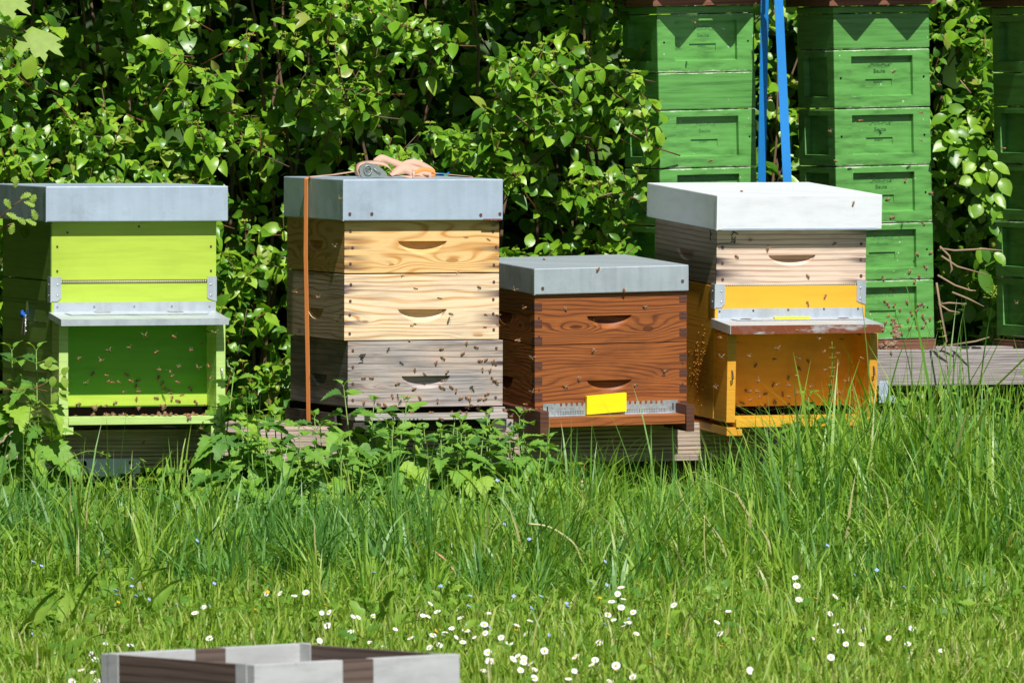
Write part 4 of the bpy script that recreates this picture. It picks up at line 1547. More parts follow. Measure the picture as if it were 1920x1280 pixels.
for k in range(24):
    bee(1681 + rr.gauss(0, 4), 612 + rr.uniform(-10, 20), 'c', 'bee in the dense cluster at the foot of the middle green stack', 'bee cluster at the green stack foot')
for k in range(22):
    bee(1668 + rr.gauss(0, 9), 648 + rr.gauss(0, 8), 'c', 'bee in the dense cluster at the foot of the middle green stack', 'bee cluster at the green stack foot')
G6 = [(650, 725), (785, 727), (790, 798), (808, 845), (868, 882), (928, 872), (845, 912), (1105, 795), (945, 437), (830, 300), (870, 163), (755, 685)]
bees(G6, z3x, z3y, 'f', 'bee flying before the dark gap right of the middle green stack', 'bees in the gap between the green stacks')
for x, y in [(1303, 42), (1493, 155), (1443, 184), (1494, 258), (1331, 302), (1218, 200), (1677, 134), (1762, 159), (1839, 216), (1809, 228), (1880, 278), (1555, 246), (1568, 303), (1728, 211), (1615, 226), (1728, 264), (1722, 200)]:
    bee(x, y, 'f', 'bee flying high before the green stacks', 'bees flying high by the green stacks')

# ------------------------------------------------------------------ dogwood hedge


def vn(x, z, s, ph):
    return (np.sin(x * s + ph) * np.cos(z * s * 1.13 + ph * 2.1) + np.sin(x * s * 2.3 + z * s * .7 + ph * 3.3) * .6 + np.cos(z * s * 2.1 - x * s * 1.4 + ph) * .5) / 1.6


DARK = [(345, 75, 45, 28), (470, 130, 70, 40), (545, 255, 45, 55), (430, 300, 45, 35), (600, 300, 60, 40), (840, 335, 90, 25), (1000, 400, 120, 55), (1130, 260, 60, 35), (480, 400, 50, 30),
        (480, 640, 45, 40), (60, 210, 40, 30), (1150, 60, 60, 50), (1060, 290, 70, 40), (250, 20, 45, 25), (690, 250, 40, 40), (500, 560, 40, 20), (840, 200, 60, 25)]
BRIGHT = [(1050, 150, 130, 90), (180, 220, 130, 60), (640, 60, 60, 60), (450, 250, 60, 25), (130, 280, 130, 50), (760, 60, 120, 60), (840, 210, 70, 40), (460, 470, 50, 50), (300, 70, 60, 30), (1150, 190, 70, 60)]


def shrub(name, label, xa, xb, za, zb_, yfun, n_front, n_deep, parent_kw, holes=True, spray_px=None, leafL=(.032, .074)):
    root = empty(name, ((xa + xb) / 2, yfun((xa + xb) / 2) + .4, 0), label=label, **parent_kw)
    r0 = np.array(root.location)
    lv, um, tw = VF(), VF(), B()
    sprays = []
    tries = 0
    while len(sprays) < n_front and tries < n_front * 12:
        tries += 1
        x, z = rng.uniform(xa, xb), rng.uniform(za, zb_)
        nz = vn(x, z, 5.5, 1.7)
        dz = (nz + 1) * .11 + rng.uniform(0, .16)
        Y = yfun(x) + dz
        if not holes and x < 1.2:
            continue
        S_ = F / Y
        px = 960 + x * S_
        py = 640 + ((ZC - z) * S_) - 490
        if holes:
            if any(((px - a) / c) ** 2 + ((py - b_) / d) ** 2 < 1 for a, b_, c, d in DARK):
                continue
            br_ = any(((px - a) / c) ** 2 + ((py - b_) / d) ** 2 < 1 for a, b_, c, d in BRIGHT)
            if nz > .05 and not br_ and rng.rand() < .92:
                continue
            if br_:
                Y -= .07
        sprays.append((x, Y, z, 0))
    for k in range(n_deep):
        x, z = rng.uniform(xa, xb), rng.uniform(za, zb_ + .1)
        Y = yfun(x) + .48 + abs(rng.normal(0, .35))
        if holes and Y < yfun(x) + .85:
            px, py = 960 + x * F / Y, 150 + (ZC - z) * F / Y
            if any(((px - a) / c) ** 2 + ((py - b_) / d) ** 2 < 1 for a, b_, c, d in DARK):
                Y += .4
        sprays.append((x, Y, z, 1))
    for (sx, sy) in (spray_px or []):
        Y = yfun(0.2) - .02
        p = P(sx, sy, Y)
        sprays.append((p.x, Y - .1, p.z, 0))
    PL, DL, NL, LL, WL, dr, cu = [], [], [], [], [], [], []
    U = []
    for (x, Y, z, deep) in sprays:
        tip = np.array((x, Y, z))
        d = np.array((rng.normal(0, .55), -rng.uniform(.3, 1.0), rng.uniform(-.15, .75)))
        d /= np.linalg.norm(d)
        base = tip - d * rng.uniform(.10, .18) + np.array((0, .03, -.03))
        ln = np.linalg.norm(tip - base)
        if not deep or rng.rand() < .3:
            mid = (tip + base) / 2 + np.array((0, 0, -.008))
            tw.tube([tuple(base - r0), tuple(mid - r0), tuple(tip - r0)], [.0022, .0018, .0011], 4, 0 if rng.rand() < .5 else 1)
        np_ = rng.randint(3, 6) if not deep else 3
        roll = rng.uniform(0, 3.14)
        a = np.cross(d, (0, 0, 1))
        a /= np.linalg.norm(a) + 1e-9
        bq = np.cross(a, d)
        for k in range(np_):
            f = k / max(1, np_ - 1)
            at = base + (tip - base) * (.38 + .62 * f)
            an = roll + k * math.pi / 2
            side = a * math.cos(an) + bq * math.sin(an)
            Ls = rng.uniform(*leafL) * (1.0 if f < .7 else .62)
            if deep:
                Ls *= 1.15
            for s in (-1, 1):
                dd = side * s * .85 + d * (.45 + .3 * f) + np.array((0, 0, -.18)) + rng.normal(0, .15, 3)
                nn = np.array((.10, -.42, .72)) + rng.normal(0, .33, 3)
                PL.append(at + side * s * .004)
                DL.append(dd)
                NL.append(nn)
                LL.append(Ls * rng.uniform(.85, 1.1))
                WL.append(Ls * rng.uniform(.50, .68))
                dr.append(rng.uniform(.2, .9))
                cu.append(rng.uniform(.1, .5))
        if not deep and rng.rand() < .36:
            c = tip + np.array((0, 0, .022))
            tw.tube([tuple(tip - r0), tuple(c - r0)], .001, 4, 1)
            m_ = rng.randint(16, 30)
            q = rng.normal(0, 1, (m_, 3))
            q[:, 2] = np.abs(q[:, 2]) * .5
            q = norm(q) * np.array((.014, .014, .007)) * rng.uniform(.5, 1.1, (m_, 1))
            U.append(c + q)
    PL = np.array(PL) - r0
    add_leaves(lv, PL, DL, NL, LL, WL, 'ovate', dr, cu)
    lv.done('foliage', 'leaf_hedge', root)
    if U:
        U = np.concatenate(U) - r0
        add_octs(um, U, rng.uniform(.0022, .0036, len(U)))
        um.done('flower_buds', 'umbel', root, smooth=False, kind='stuff')
    # stems
    for k in range(int((xb - xa) * 16)):
        x = rng.uniform(xa, xb)
        y = yfun(x) + rng.uniform(.65, 1.3)
        pts = [(x, y, 0)]
        dx, dy = rng.normal(0, .10), rng.normal(.0, .05)
        for j in range(1, 7):
            pts.append((x + dx * j * .5 + rng.normal(0, .03), y + dy * j * .5 + rng.normal(0, .03), j * zb_ / 6.3))
        tw.tube([tuple(np.array(p) - r0) for p in pts], [.007, .0065, .006, .005, .004, .003, .002], 5, 2)
    tw.done('branches', ['bark', 'twig_red', 'bark'], root)
    return root


HX = lambda x: 24.72 + .33 * (x + 1.24)
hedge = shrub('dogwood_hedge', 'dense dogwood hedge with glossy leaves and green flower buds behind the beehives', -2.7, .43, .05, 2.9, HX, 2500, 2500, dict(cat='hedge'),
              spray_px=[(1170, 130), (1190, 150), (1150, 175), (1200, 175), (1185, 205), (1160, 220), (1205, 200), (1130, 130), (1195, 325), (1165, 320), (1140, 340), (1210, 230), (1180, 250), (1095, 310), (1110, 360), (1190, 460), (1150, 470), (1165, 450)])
H2X = lambda x: 25.95 + .2 * (x - 1.0)
shr = shrub('dogwood_shrub', 'dogwood shrub with a few sunlit leaves in the gaps between the green stacks', .45, 1.8, .3, 1.8, H2X, 90, 800, dict(cat='shrub'), holes=False)
# sunlit twig sprays and pale dead twigs in that gap
tv = VF()
lp, ld, ln_ = [], [], []
for (x, y) in [(1775, 270), (1790, 285), (1800, 262), (1815, 290), (1830, 300), (1845, 285), (1850, 320), (1860, 305), (1820, 330), (1835, 345), (1842, 370), (1858, 360), (1830, 375), (1850, 395), (1870, 340), (1865, 390), (1770, 215), (1785, 240), (1765, 250), (1862, 430), (1840, 460), (1868, 480), (1800, 300), (1810, 270), (1845, 250)]:
    for k in range(2):
        p = P(x + rng.uniform(-8, 8), y + rng.uniform(-8, 8), 25.42 + rng.uniform(-.03, .05))
        lp.append(np.array(p) - np.array(shr.location))
        ld.append((rng.normal(.2, .7), -.3, rng.normal(-.45, .3)))
        ln_.append((rng.normal(.1, .25), -.6, .55 + rng.normal(0, .2)))
add_leaves(tv, lp, ld, ln_, rng.uniform(.04, .062, len(lp)), rng.uniform(.028, .042, len(lp)), 'ovate', .4, .25)
p = np.array(P(1838, 505, 25.3)) - np.array(shr.location)
add_leaves(tv, [p], [(.45, -.2, -1)], [(0, -1, .3)], .085, .04, 'ovate', .2, .3)
tv.done('sunlit_leaves', 'leaf_hedge', shr)
for pts in ([(1762, 466), (1790, 470), (1845, 467), (1880, 470)], [(1762, 462), (1780, 480), (1785, 505), (1780, 515)], [(1765, 480), (1795, 500), (1850, 515)], [(1758, 516), (1790, 535), (1820, 545), (1830, 545)],
            [(1785, 548), (1815, 560), (1845, 575)], [(1765, 570), (1780, 568), (1812, 570)], [(1760, 570), (1780, 583), (1800, 586)], [(1756, 530), (1765, 590), (1775, 640), (1762, 660)], [(1778, 648), (1830, 640), (1855, 632)],
            [(1820, 175), (1800, 150)], [(1085, 385), (1080, 415)], [(1120, 370), (1175, 355)]):
    dt = B()
    dt.tube([Vector(P(x, y, 25.15)) - Vector(shr.location) for x, y in pts], [.0032] * (len(pts) - 1) + [.0016], 5)
    dt.done('dead_twig', 'twig_pale', shr)
# yellow green umbel in the gap
uv = VF()
c = np.array(P(1855, 545, 25.3)) - np.array(shr.location)
q = norm(rng.normal(0, 1, (150, 3))) * np.array((.026, .012, .026)) * rng.uniform(.3, 1, (150, 1))
add_octs(uv, c + q, .0024)
uv.done('flower_buds', 'umbel', shr, smooth=False, kind='stuff')

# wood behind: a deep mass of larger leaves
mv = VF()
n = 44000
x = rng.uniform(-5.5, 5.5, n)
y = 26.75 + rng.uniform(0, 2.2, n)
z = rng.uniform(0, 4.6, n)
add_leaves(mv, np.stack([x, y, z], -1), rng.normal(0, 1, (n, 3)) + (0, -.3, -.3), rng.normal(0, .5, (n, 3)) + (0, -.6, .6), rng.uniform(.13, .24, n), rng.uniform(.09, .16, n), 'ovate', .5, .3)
n = 20000  # unseen leaf mass added at the left to keep skylight off the hives
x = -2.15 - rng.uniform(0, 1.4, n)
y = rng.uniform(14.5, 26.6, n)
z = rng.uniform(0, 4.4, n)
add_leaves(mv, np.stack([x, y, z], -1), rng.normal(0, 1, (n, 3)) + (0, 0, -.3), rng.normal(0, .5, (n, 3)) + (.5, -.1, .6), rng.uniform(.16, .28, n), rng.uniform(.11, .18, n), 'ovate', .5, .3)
mv.done('thicket', 'leaf_deep', label='dark wooded thicket behind the hedge, with an added unseen left mass blocking skylight', kind='stuff')

# ------------------------------------------------------------------ nettles


def nettle(px, py, Y, seed, size=1.0):
    tip = P(px, py, Y)
    hgt = max(.12, tip.z)
    lean = random.Random(seed)
    bx, by = tip.x + lean.uniform(-.04, .04) * hgt / .4, Y + lean.uniform(-.02, .04)
    rn = np.random.RandomState(seed)
    root = empty('nettle', (bx, by, 0), cat='nettle', group='nettles growing before and between the beehives')
    top = np.array((tip.x - bx, Y - by, hgt))
    sb = B()
    mid = top * .5 + np.array((rn.normal(0, .008), 0, 0))
    sb.tube([(0, 0, -.01), tuple(mid), tuple(top)], [.0028, .0024, .0014], 5)
    lv = VF()
    step = .034 * size
    n = int(hgt * .92 / step)
    PP, DD, NN, LL = [], [], [], []
    rl = rn.uniform(0, 3.14)
    for k in range(n):
        zf_ = hgt - k * step * (1 - .25 * (k < 2)) - .004
        if zf_ < .03:
            break
        f = zf_ / hgt
        at = (mid * 2 * f if f < .5 else mid + (top - mid) * (f - .5) * 2)
        ll = np.interp(k, [0, 1, 2, 3, 5, 9, 20], [.024, .055, .078, .092, .095, .085, .07]) * size * rn.uniform(.88, 1.1)
        an = rl + k * math.pi / 2 + rn.normal(0, .15)
        for s in (0, math.pi):
            dv = np.array((math.cos(an + s), math.sin(an + s), np.interp(k, [0, 1, 3, 6], [1.3, .55, .05, -.2]) + rn.normal(0, .12)))
            dv /= np.linalg.norm(dv)
            pet = .010 + .10 * ll * min(k, 3) / 3
            sb.tube([tuple(at), tuple(at + dv * pet)], .0010, 4)
            PP.append(at + dv * pet)
            DD.append(dv + np.array((0, -.10, -.10 * min(k, 3))))
            NN.append(np.array((.1 - dv[0] * .5, -.25 - dv[1] * .5, 1.0)) + rn.normal(0, .15, 3))
            LL.append(ll)
    LL = np.array(LL)
    add_leaves(lv, PP, DD, NN, LL, LL * rn.uniform(.55, .66, len(LL)), 'nettle', rn.uniform(.4, 1.3, len(LL)), rn.uniform(.15, .5, len(LL)))
    sb.done('stem', 'stem', root)
    lv.done('foliage', 'leaf_nettle', root, smooth=False)
    return root


def rowY(px):
    return 23.8 + (px - 97) / 690 * .34


NET = [(440, 690), (470, 735), (415, 765), (515, 775), (560, 800), (600, 795), (644, 722), (590, 835), (702, 752), (762, 752), (795, 805), (735, 800), (840, 850), (885, 830), (920, 795), (905, 870), (955, 905), (1030, 822), (1012, 872),
       (470, 860), (420, 880), (535, 890), (660, 850), (725, 880), (350, 872), (325, 925), (480, 925), (800, 905), (640, 940), (760, 945), (880, 955), (390, 930), (560, 935), (700, 950), (830, 950), (1290, 915), (1335, 905), (1235, 905), (1170, 930),
       (1460, 845), (1516, 742), (1490, 792), (1560, 900), (1440, 905), (1715, 800), (1762, 790), (1852, 738), (1885, 785), (1800, 745), (1835, 860), (1698, 745), (1905, 840), (1780, 880), (1520, 880), (1400, 930),
       (22, 655), (68, 655), (30, 720), (95, 795), (500, 960), (600, 960), (300, 905)]
nr = random.Random(77)
for k in range(96):
    NET.append((nr.uniform(415, 1000) if k % 5 else nr.uniform(1000, 1420), nr.uniform(800, 965) if k % 2 else nr.uniform(770, 880)))
for k in range(46):
    NET.append((nr.uniform(285, 1000) if k % 3 else nr.uniform(1000, 1560), nr.uniform(905, 1020)))
NET = [p for i, p in enumerate(NET) if not (i > 60 and (p[0] > 1000 and p[1] < 890))]
for i, (x, y) in enumerate(NET):
    front = .10 if y < 800 else .22 + .14 * ((i * 37) % 10) / 10
    if y > 900:
        front += .15
    if i > 158 - 10 and y > 925:
        front += .35
    Yn = rowY(min(x, 1400)) - front
    if x > 1640:
        Yn = 24.1 - (y - 740) / 200 * .5
    if x < 120:
        Yn = 23.45
    o = nettle(x, y, Yn, 100 + i, 1.4 if x < 120 else 1.22 if y < 800 else 1.05)
    where = ('left edge, before the shaded side of the green beehive' if x < 120 else 'before the gap between the green and the wooden beehive' if x < 530 else
             'before the foot of the tall wooden beehive' if x < 970 else 'before the brown beehive' if x < 1350 else 'before the yellow beehive' if x < 1620 else 'in the tall grass at the right')
    hgt = 'tall' if y < 780 else 'middling' if y < 870 else 'low'
    o['label'] = '%s green nettle %s' % (hgt, ('at the ' + where) if x < 120 else where)
    o['group'] = 'nettles ' + where.replace(',', '')

# the maple whose twig reaches into the frame
mt = empty('maple_tree', (-4.6, 24.2, 0), label='maple tree standing left of the hedge, just outside the picture', cat='tree')
b = B()
b.tube([(0, 0, -.1), (.03, .02, 1.2), (-.05, 0, 2.6), (0, .1, 4.2), (.05, .1, 5.6)], [.16, .13, .11, .07, .03], 10)
for k in range(16):
    a_ = k * 2.4
    z_ = .9 + k * .27
    r_ = 1.5 - .04 * k
    b.tube([(0, 0, z_), (math.cos(a_) * r_ * .5, math.sin(a_) * r_ * .5, z_ + .35), (math.cos(a_) * r_, math.sin(a_) * r_, z_ + .5)], [.04, .025, .01], 6)
b.done('trunk', 'bark', mt)
lv = VF()
n = 5200
q = rng.normal(0, 1, (n, 3))
q = norm(q) * (rng.uniform(.15, 1, (n, 1)) ** .5) * np.array((1.75, 1.75, 2.5)) + (0, 0, 2.9)
q = q[q[:, 2] > .35]
n = len(q)
add_leaves(lv, q, rng.normal(0, 1, (n, 3)) + (0, 0, -.4), rng.normal(0, .5, (n, 3)) + (0, -.2, .9), rng.uniform(.10, .15, n), rng.uniform(.10, .15, n), 'lobed', .4, .1)
lv.done('crown', 'leaf_maple', mt, smooth=False)

# ------------------------------------------------------------------ maple and other twigs at the left
mb = empty('maple_branch', P(-160, 60, 23.5), label='maple twig with large lobed leaves reaching in at the top left corner', cat='branch')
ml = Vector(mb.location)
b = B()
b.tube([P(-420, 160, 24.7) - ml, P(-160, 60, 23.9) - ml, P(-30, 40, 23.5) - ml, P(10, 54, 23.45) - ml], [.006, .004, .002, .0012], 6)
b.tube([P(10, 54, 23.45) - ml, P(33, 56, 23.45) - ml, P(49, 58, 23.44) - ml], .0012, 5)
b.tube([P(-30, 40, 23.5) - ml, P(-10, 15, 23.48) - ml], .0012, 5)
b.done('twig', 'twig_red', mb)


def mleaf(out, cx, cy, Y, sc=1.0, dx=0, dy=0):
    bm = bmesh.new()
    c = bm.verts.new(P(cx * sc + dx, cy * sc + dy, Y) - ml + Vector((0, -.002, 0)))
    vs_ = []
    for i, (x, y) in enumerate(out):
        r_ = math.hypot(x - cx, y - cy) / 75
        vs_.append(bm.verts.new(P(x * sc + dx, y * sc + dy, Y + .010 * r_ ** 1.5 + (cy - y) * .0009) - ml))
    for i in range(len(vs_)):
        bm.faces.new([c, vs_[i], vs_[(i + 1) % len(vs_)]])
    r_ = bmesh.ops.extrude_face_region(bm, geom=bm.faces[:])
    for v in r_['geom']:
        if isinstance(v, bmesh.types.BMVert):
            v.co.y += .0008
    bmesh.ops.recalc_face_normals(bm, faces=bm.faces[:])
    me = bpy.data.meshes.new('leaf')
    bm.to_mesh(me)
    bm.free()
    link('leaf', me, 'leaf_maple', mb)


OUT = [(50, 57), (60, 50), (75, 56), (95, 62), (116, 74), (105, 79), (119, 87), (110, 92), (120, 107), (103, 101), (92, 93), (85, 100), (90, 104), (84, 117), (75, 106), (66, 109), (58, 98), (56, 90), (50, 92), (36, 107), (35, 97), (26, 91), (33, 80), (28, 72), (40, 69)]
mleaf(OUT, 52, 66, 23.42)
mleaf(OUT, 52, 66, 23.38, .95, -55, -72)
mleaf(OUT, 52, 66, 23.45, .55, -35, 15)
tl = empty('leafy_twig', P(-60, 440, 23.5), label='thin twig with small lobed leaves before the left end of the metal roof', cat='twig')
t0 = Vector(tl.location)
b = B()
b.tube([P(-60, 440, 23.6) - t0, P(0, 428, 23.5) - t0, P(25, 418, 23.5) - t0], [.002, .0015, .001], 5)
b.tube([P(-40, 430, 23.6) - t0, P(0, 408, 23.5) - t0, P(25, 385, 23.5) - t0, P(40, 375, 23.48) - t0], [.002, .0015, .0012, .001], 5)
b.done('stem', 'twig_red', tl)
lv = VF()
LP = [(28, 352, .1, .9), (38, 372, .9, .5), (45, 378, .7, -.2), (60, 392, .4, -.8), (20, 392, -.3, .6), (12, 400, .8, -.3), (30, 408, 1, -.5), (48, 412, .9, -.3), (25, 418, -.2, -.8), (58, 385, .3, .9)]
add_leaves(lv, [np.array(P(x, y, 23.46) - t0) for x, y, *_ in LP], [(a, -.2, c) for *_, a, c in LP], [(.1, -.8, .6)] * len(LP), .032, .022, 'lobed', .4, .2)
lv.done('foliage', 'leaf_maple', tl, smooth=False)
tl = empty('climbing_twig', P(-60, 735, 23.4), label='reddish climbing twig with three-part leaves crossing before the green beehive', cat='twig')
t0 = Vector(tl.location)
b = B()
b.tube([P(-60, 735, 23.45) - t0, P(0, 730, 23.4) - t0, P(60, 730, 23.4) - t0, P(90, 716, 23.4) - t0, P(115, 700, 23.4) - t0], [.002, .0016, .0014, .0012, .0008], 5)
b.tube([P(65, 728, 23.4) - t0, P(105, 736, 23.4) - t0], [.001, .0007], 5)
b.tube([P(84, 718, 23.4) - t0, P(90, 690, 23.4) - t0], [.001, .0007], 5)
b.done('stem', 'twig_red', tl)
lv = VF()
LP = [(90, 690, -.8, .4), (90, 688, .1, 1), (90, 690, .9, .1), (108, 735, .7, -.5), (112, 733, .9, -.1), (100, 705, -.1, -.9), (116, 702, .5, .6), (105, 735, -.2, -.8), (118, 705, .2, -.6)]
add_leaves(lv, [np.array(P(x, y, 23.38) - t0) for x, y, *_ in LP], [(a, -.15, c) for *_, a, c in LP], [(.1, -.8, .7)] * len(LP), rng.uniform(.025, .042, len(LP)), .02, 'ovate', .3, .2)
lv.done('foliage', 'leaf_maple', tl)

# ------------------------------------------------------------------ cleavers (thin stems with whorls)


def cleaver(pts, Y, label, wh=.011, name='cleavers_plant', dens=.016):
    base = P(pts[0][0], pts[0][1], Y)
    root = empty(name, base, label=label, cat='weed')
    W_ = [np.array(P(x, y, Y + rng.uniform(-.02, .02))) - np.array(base) for x, y in pts]
    b = B()
    fine = []
    for i in range(len(W_) - 1):
        for k in range(6):
            p0, p1, p2, p3 = W_[max(i - 1, 0)], W_[i], W_[i + 1], W_[min(i + 2, len(W_) - 1)]
            t_ = k / 6
            fine.append(.5 * ((2 * p1) + (-p0 + p2) * t_ + (2 * p0 - 5 * p1 + 4 * p2 - p3) * t_ ** 2 + (-p0 + 3 * p1 - 3 * p2 + p3) * t_ ** 3))
    fine.append(W_[-1])
    b.tube([tuple(p) for p in fine], [.0018 - .0009 * i / len(fine) for i in range(len(fine))], 5)
    b.done('stem', 'stem', root)
    lv = VF()
    PP, DD, NN = [], [], []
    acc = 0
    for i in range(1, len(fine)):
        acc += np.linalg.norm(fine[i] - fine[i - 1])
        if acc > dens:
            acc = 0
            d = norm(fine[i] - fine[i - 1])
            a = norm(np.cross(d, (0.1, 1, .05)))
            c = np.cross(a, d)
            for k in range(7):
                an = 2 * math.pi * k / 7 + i
                PP.append(fine[i])
                DD.append(a * math.cos(an) + c * math.sin(an) + d * .35)
                NN.append(d + rng.normal(0, .2, 3))
    n = len(PP)
    add_leaves(lv, PP, DD, NN, rng.uniform(wh * .8, wh * 1.4, n), wh * .34, 'lance', .2, .1)
    lv.done('foliage', 'leaf_maple', root)


cleaver([(95, 960), (110, 890), (135, 858), (170, 845), (205, 855)], 23.35, 'arching cleavers stem with tiny whorled leaves at the left of the metal bracket', .012)
cleaver([(195, 935), (225, 900), (255, 875), (265, 862)], 23.4, 'upright cleavers sprig reaching over the right half of the metal bracket', .012)
cleaver([(120, 930), (140, 905), (175, 890), (200, 872)], 23.3, 'short cleavers sprig low before the metal bracket', .011)
cleaver([(40, 1010), (45, 900), (52, 820), (60, 740)], 23.3, 'tall cleavers stem at the left edge before the beam end', .012)
cleaver([(55, 960), (65, 860), (72, 790), (66, 745), (50, 755)], 23.25, 'cleavers stem with clustered green buds at the left edge', .010, dens=.010)
cleaver([(130, 1000), (190, 935), (260, 915), (340, 930)], 23.1, 'long cleavers stem lying over the grass below the bracket', .010)
cleaver([(1553, 800), (1557, 740), (1560, 690), (1560, 640)], 23.9, 'single upright flowering spike before the yellow porch', .012, 'flower_spike', .022)
cleaver([(1785, 800), (1778, 700), (1770, 640), (1762, 600)], 24.5, 'thin whorled stem before the right end of the grey beam', .011, 'flower_spike', .018)
cleaver([(1810, 760), (1806, 700), (1800, 650)], 24.5, 'small whorled sprig before the grey beam', .009, 'flower_spike')
cleaver([(1309, 900), (1311, 870), (1312, 845)], 24.0, 'short bud spike before the right end of the front beam', .006, 'flower_spike', .006)

# ------------------------------------------------------------------ broad-leaved weeds
BW = [(200, 1170, .20, .05), (120, 1200, .20, .045), (75, 1275, .16, .05), (235, 1110, .19, .05), (255, 1185, .18, .045), (30, 1230, .2, .05), (700, 1215, .15, .04), (850, 1180, .15, .035), (905, 1130, .16, .03), (1100, 1235, .10, .035),
      (1045, 1195, .12, .05), (560, 1215, .10, .05), (320, 1215, .10, .045), (450, 1180, .11, .05), (1760, 1160, .12, .045), (1250, 1180, .1, .035), (740, 1130, .18, .03), (330, 1040, .15, .06)]
for i, (px, py, ll, ww) in enumerate(BW):
    Y = GY(py)
    p = P(px, py, Y)
    root = empty('broadleaf_weed', (p.x, Y, 0), cat='weed', group='broad leaved weeds in the grass')
    n = 7
    az = rng.uniform(0, 6.28, n)
    el = rng.uniform(.3, 1.25, n)
    lv = VF()
    D = np.stack([np.cos(az) * np.cos(el), np.sin(az) * np.cos(el), np.sin(el)], -1)
    N = np.stack([-np.cos(az) * np.sin(el), -np.sin(az) * np.sin(el) - .3, np.cos(el)], -1)
    add_leaves(lv, np.zeros((n, 3)), D, N, ll * rng.uniform(.7, 1.1, n), ww * rng.uniform(.7, 1.1, n), 'lance' if i % 3 else 'lobed', rng.uniform(.2, 1.0, n), .3)
    lv.done('leaf_rosette', 'leaf_broad', root)
    side = 'at the left edge' if px < 150 else 'left of the grey box' if px < 300 else 'just behind the grey box' if px < 800 else 'in the middle of the lawn' if px < 1300 else 'at the right of the lawn'
    root['label'] = ('large ' if ll > .15 else 'small ') + 'weed with upright broad leaves ' + side

# ------------------------------------------------------------------ dandelion stalks and dry stalks


def stalk(pts, Y, r, mat, name, label, cat, head=None):
    base = P(pts[-1][0], pts[-1][1], Y)
    W_ = [P(x, y, Y - .02) - base for x, y in pts]
    fine = []
    for i in range(len(W_) - 1):
        for k in range(5):
            p0, p1, p2, p3 = W_[max(i - 1, 0)], W_[i], W_[i + 1], W_[min(i + 2, len(W_) - 1)]
            t_ = k / 5
            fine.append(.5 * ((2 * p1) + (-p0 + p2) * t_ + (2 * p0 - 5 * p1 + 4 * p2 - p3) * t_ ** 2 + (-p0 + 3 * p1 - 3 * p2 + p3) * t_ ** 3))
    fine.append(W_[-1])
    if head is None:
        b = B()
        b.tube(fine, r, 7)
        o = b.done(name, mat)
        o.location = base
        tag(o, label, cat)
        return o
    root = empty(name, base, label=label, cat=cat)
    b = B()
    b.tube(fine, r, 7)
    b.done('stem', mat, root)
    b = B()
    b.ball(W_[0] + Vector((0, 0, .0)), .0062, (1, 1, 1.5), 2)
    for k in range(8):
        a_ = k * .785
        q = W_[0] + Vector((math.cos(a_) * .006, math.sin(a_) * .006, -.008))
        b.tube([q, q + Vector((math.cos(a_) * .004, math.sin(a_) * .004, -.006))], .0014, 4)
    b.done('bud', 'stem', root)
    b = B()
    b.ball(W_[0] + Vector((0, 0, .012)), .0036, (1, 1, 1.2), 2)
    b.done('bud_tuft', 'strap_faded', root)


stalk([(991, 982), (1024, 986), (1052, 1000), (1078, 1022), (1092, 1059), (1100, 1087), (1101, 1150)], 21.9, .0030, 'stem_d', 'dandelion_stalk', 'bare dandelion stalk bent over in an arch in the middle of the grass', 'stalk')
stalk([(1091, 912), (1092, 935), (1090, 970), (1085, 1030)], 22.9, .0022, 'stem_d', 'dandelion_bud', 'closed dandelion bud on its stem standing before the brown beehive', 'flower', head=1)
stalk([(1321, 966), (1320, 1010), (1323, 1059), (1331, 1104), (1354, 1145)], 21.9, .0019, 'stem_d', 'thin_stalk', 'thin curved yellowish stalk in the grass right of the middle', 'stalk')
stalk([(1033, 1116), (1024, 1135), (1018, 1175)], 21.2, .0024, 'straw', 'dry_stalk', 'short white dry stalk beside the daisies in the middle', 'stalk')
stalk([(1024, 1140), (1012, 1152), (1006, 1175)], 21.1, .0022, 'straw', 'dry_stalk', 'shorter tan dry stalk crossing beside the white one', 'stalk')
stalk([(290, 978), (297, 1010), (303, 1045), (312, 1080)], 22.7, .0024, 'straw', 'dry_stalk', 'pale dry stalk standing in the left grass, upper piece', 'stalk')
stalk([(330, 1078), (340, 1105), (353, 1135), (353, 1160)], 21.8, .0022, 'straw', 'dry_stalk', 'pale dry stalk in the left grass above the daisies, lower piece', 'stalk')
stalk([(812, 1032), (840, 1055), (872, 1103)], 21.95, .0028, 'straw_pink', 'dry_stalk', 'pinkish dry grass stalk slanting in the grass left of the middle', 'stalk')
stalk([(1769, 1119), (1790, 1108), (1823, 1095), (1835, 1090)], 21.4, .0020, 'straw', 'dry_stalk', 'white dry stalk lying in the grass at the right, upper', 'stalk')
stalk([(1815, 1158), (1832, 1138), (1858, 1112)], 21.2, .0020, 'straw', 'dry_stalk', 'white dry stalk lying in the grass at the right, lower', 'stalk')
stalk([(1405, 1190), (1425, 1185), (1445, 1178)], 20.9, .0016, 'straw', 'dry_stalk', 'small dry stalk on the short lawn right of the middle', 'stalk')

# ------------------------------------------------------------------ grass


def xy_field(n, y0, y1, m=.42):
    y = rng.uniform(y0, y1, n)
    hw = 960 / F * y + m
    return rng.uniform(-1, 1, n) * hw, y


def gp_(x, y):
    return 960 + x * F / y


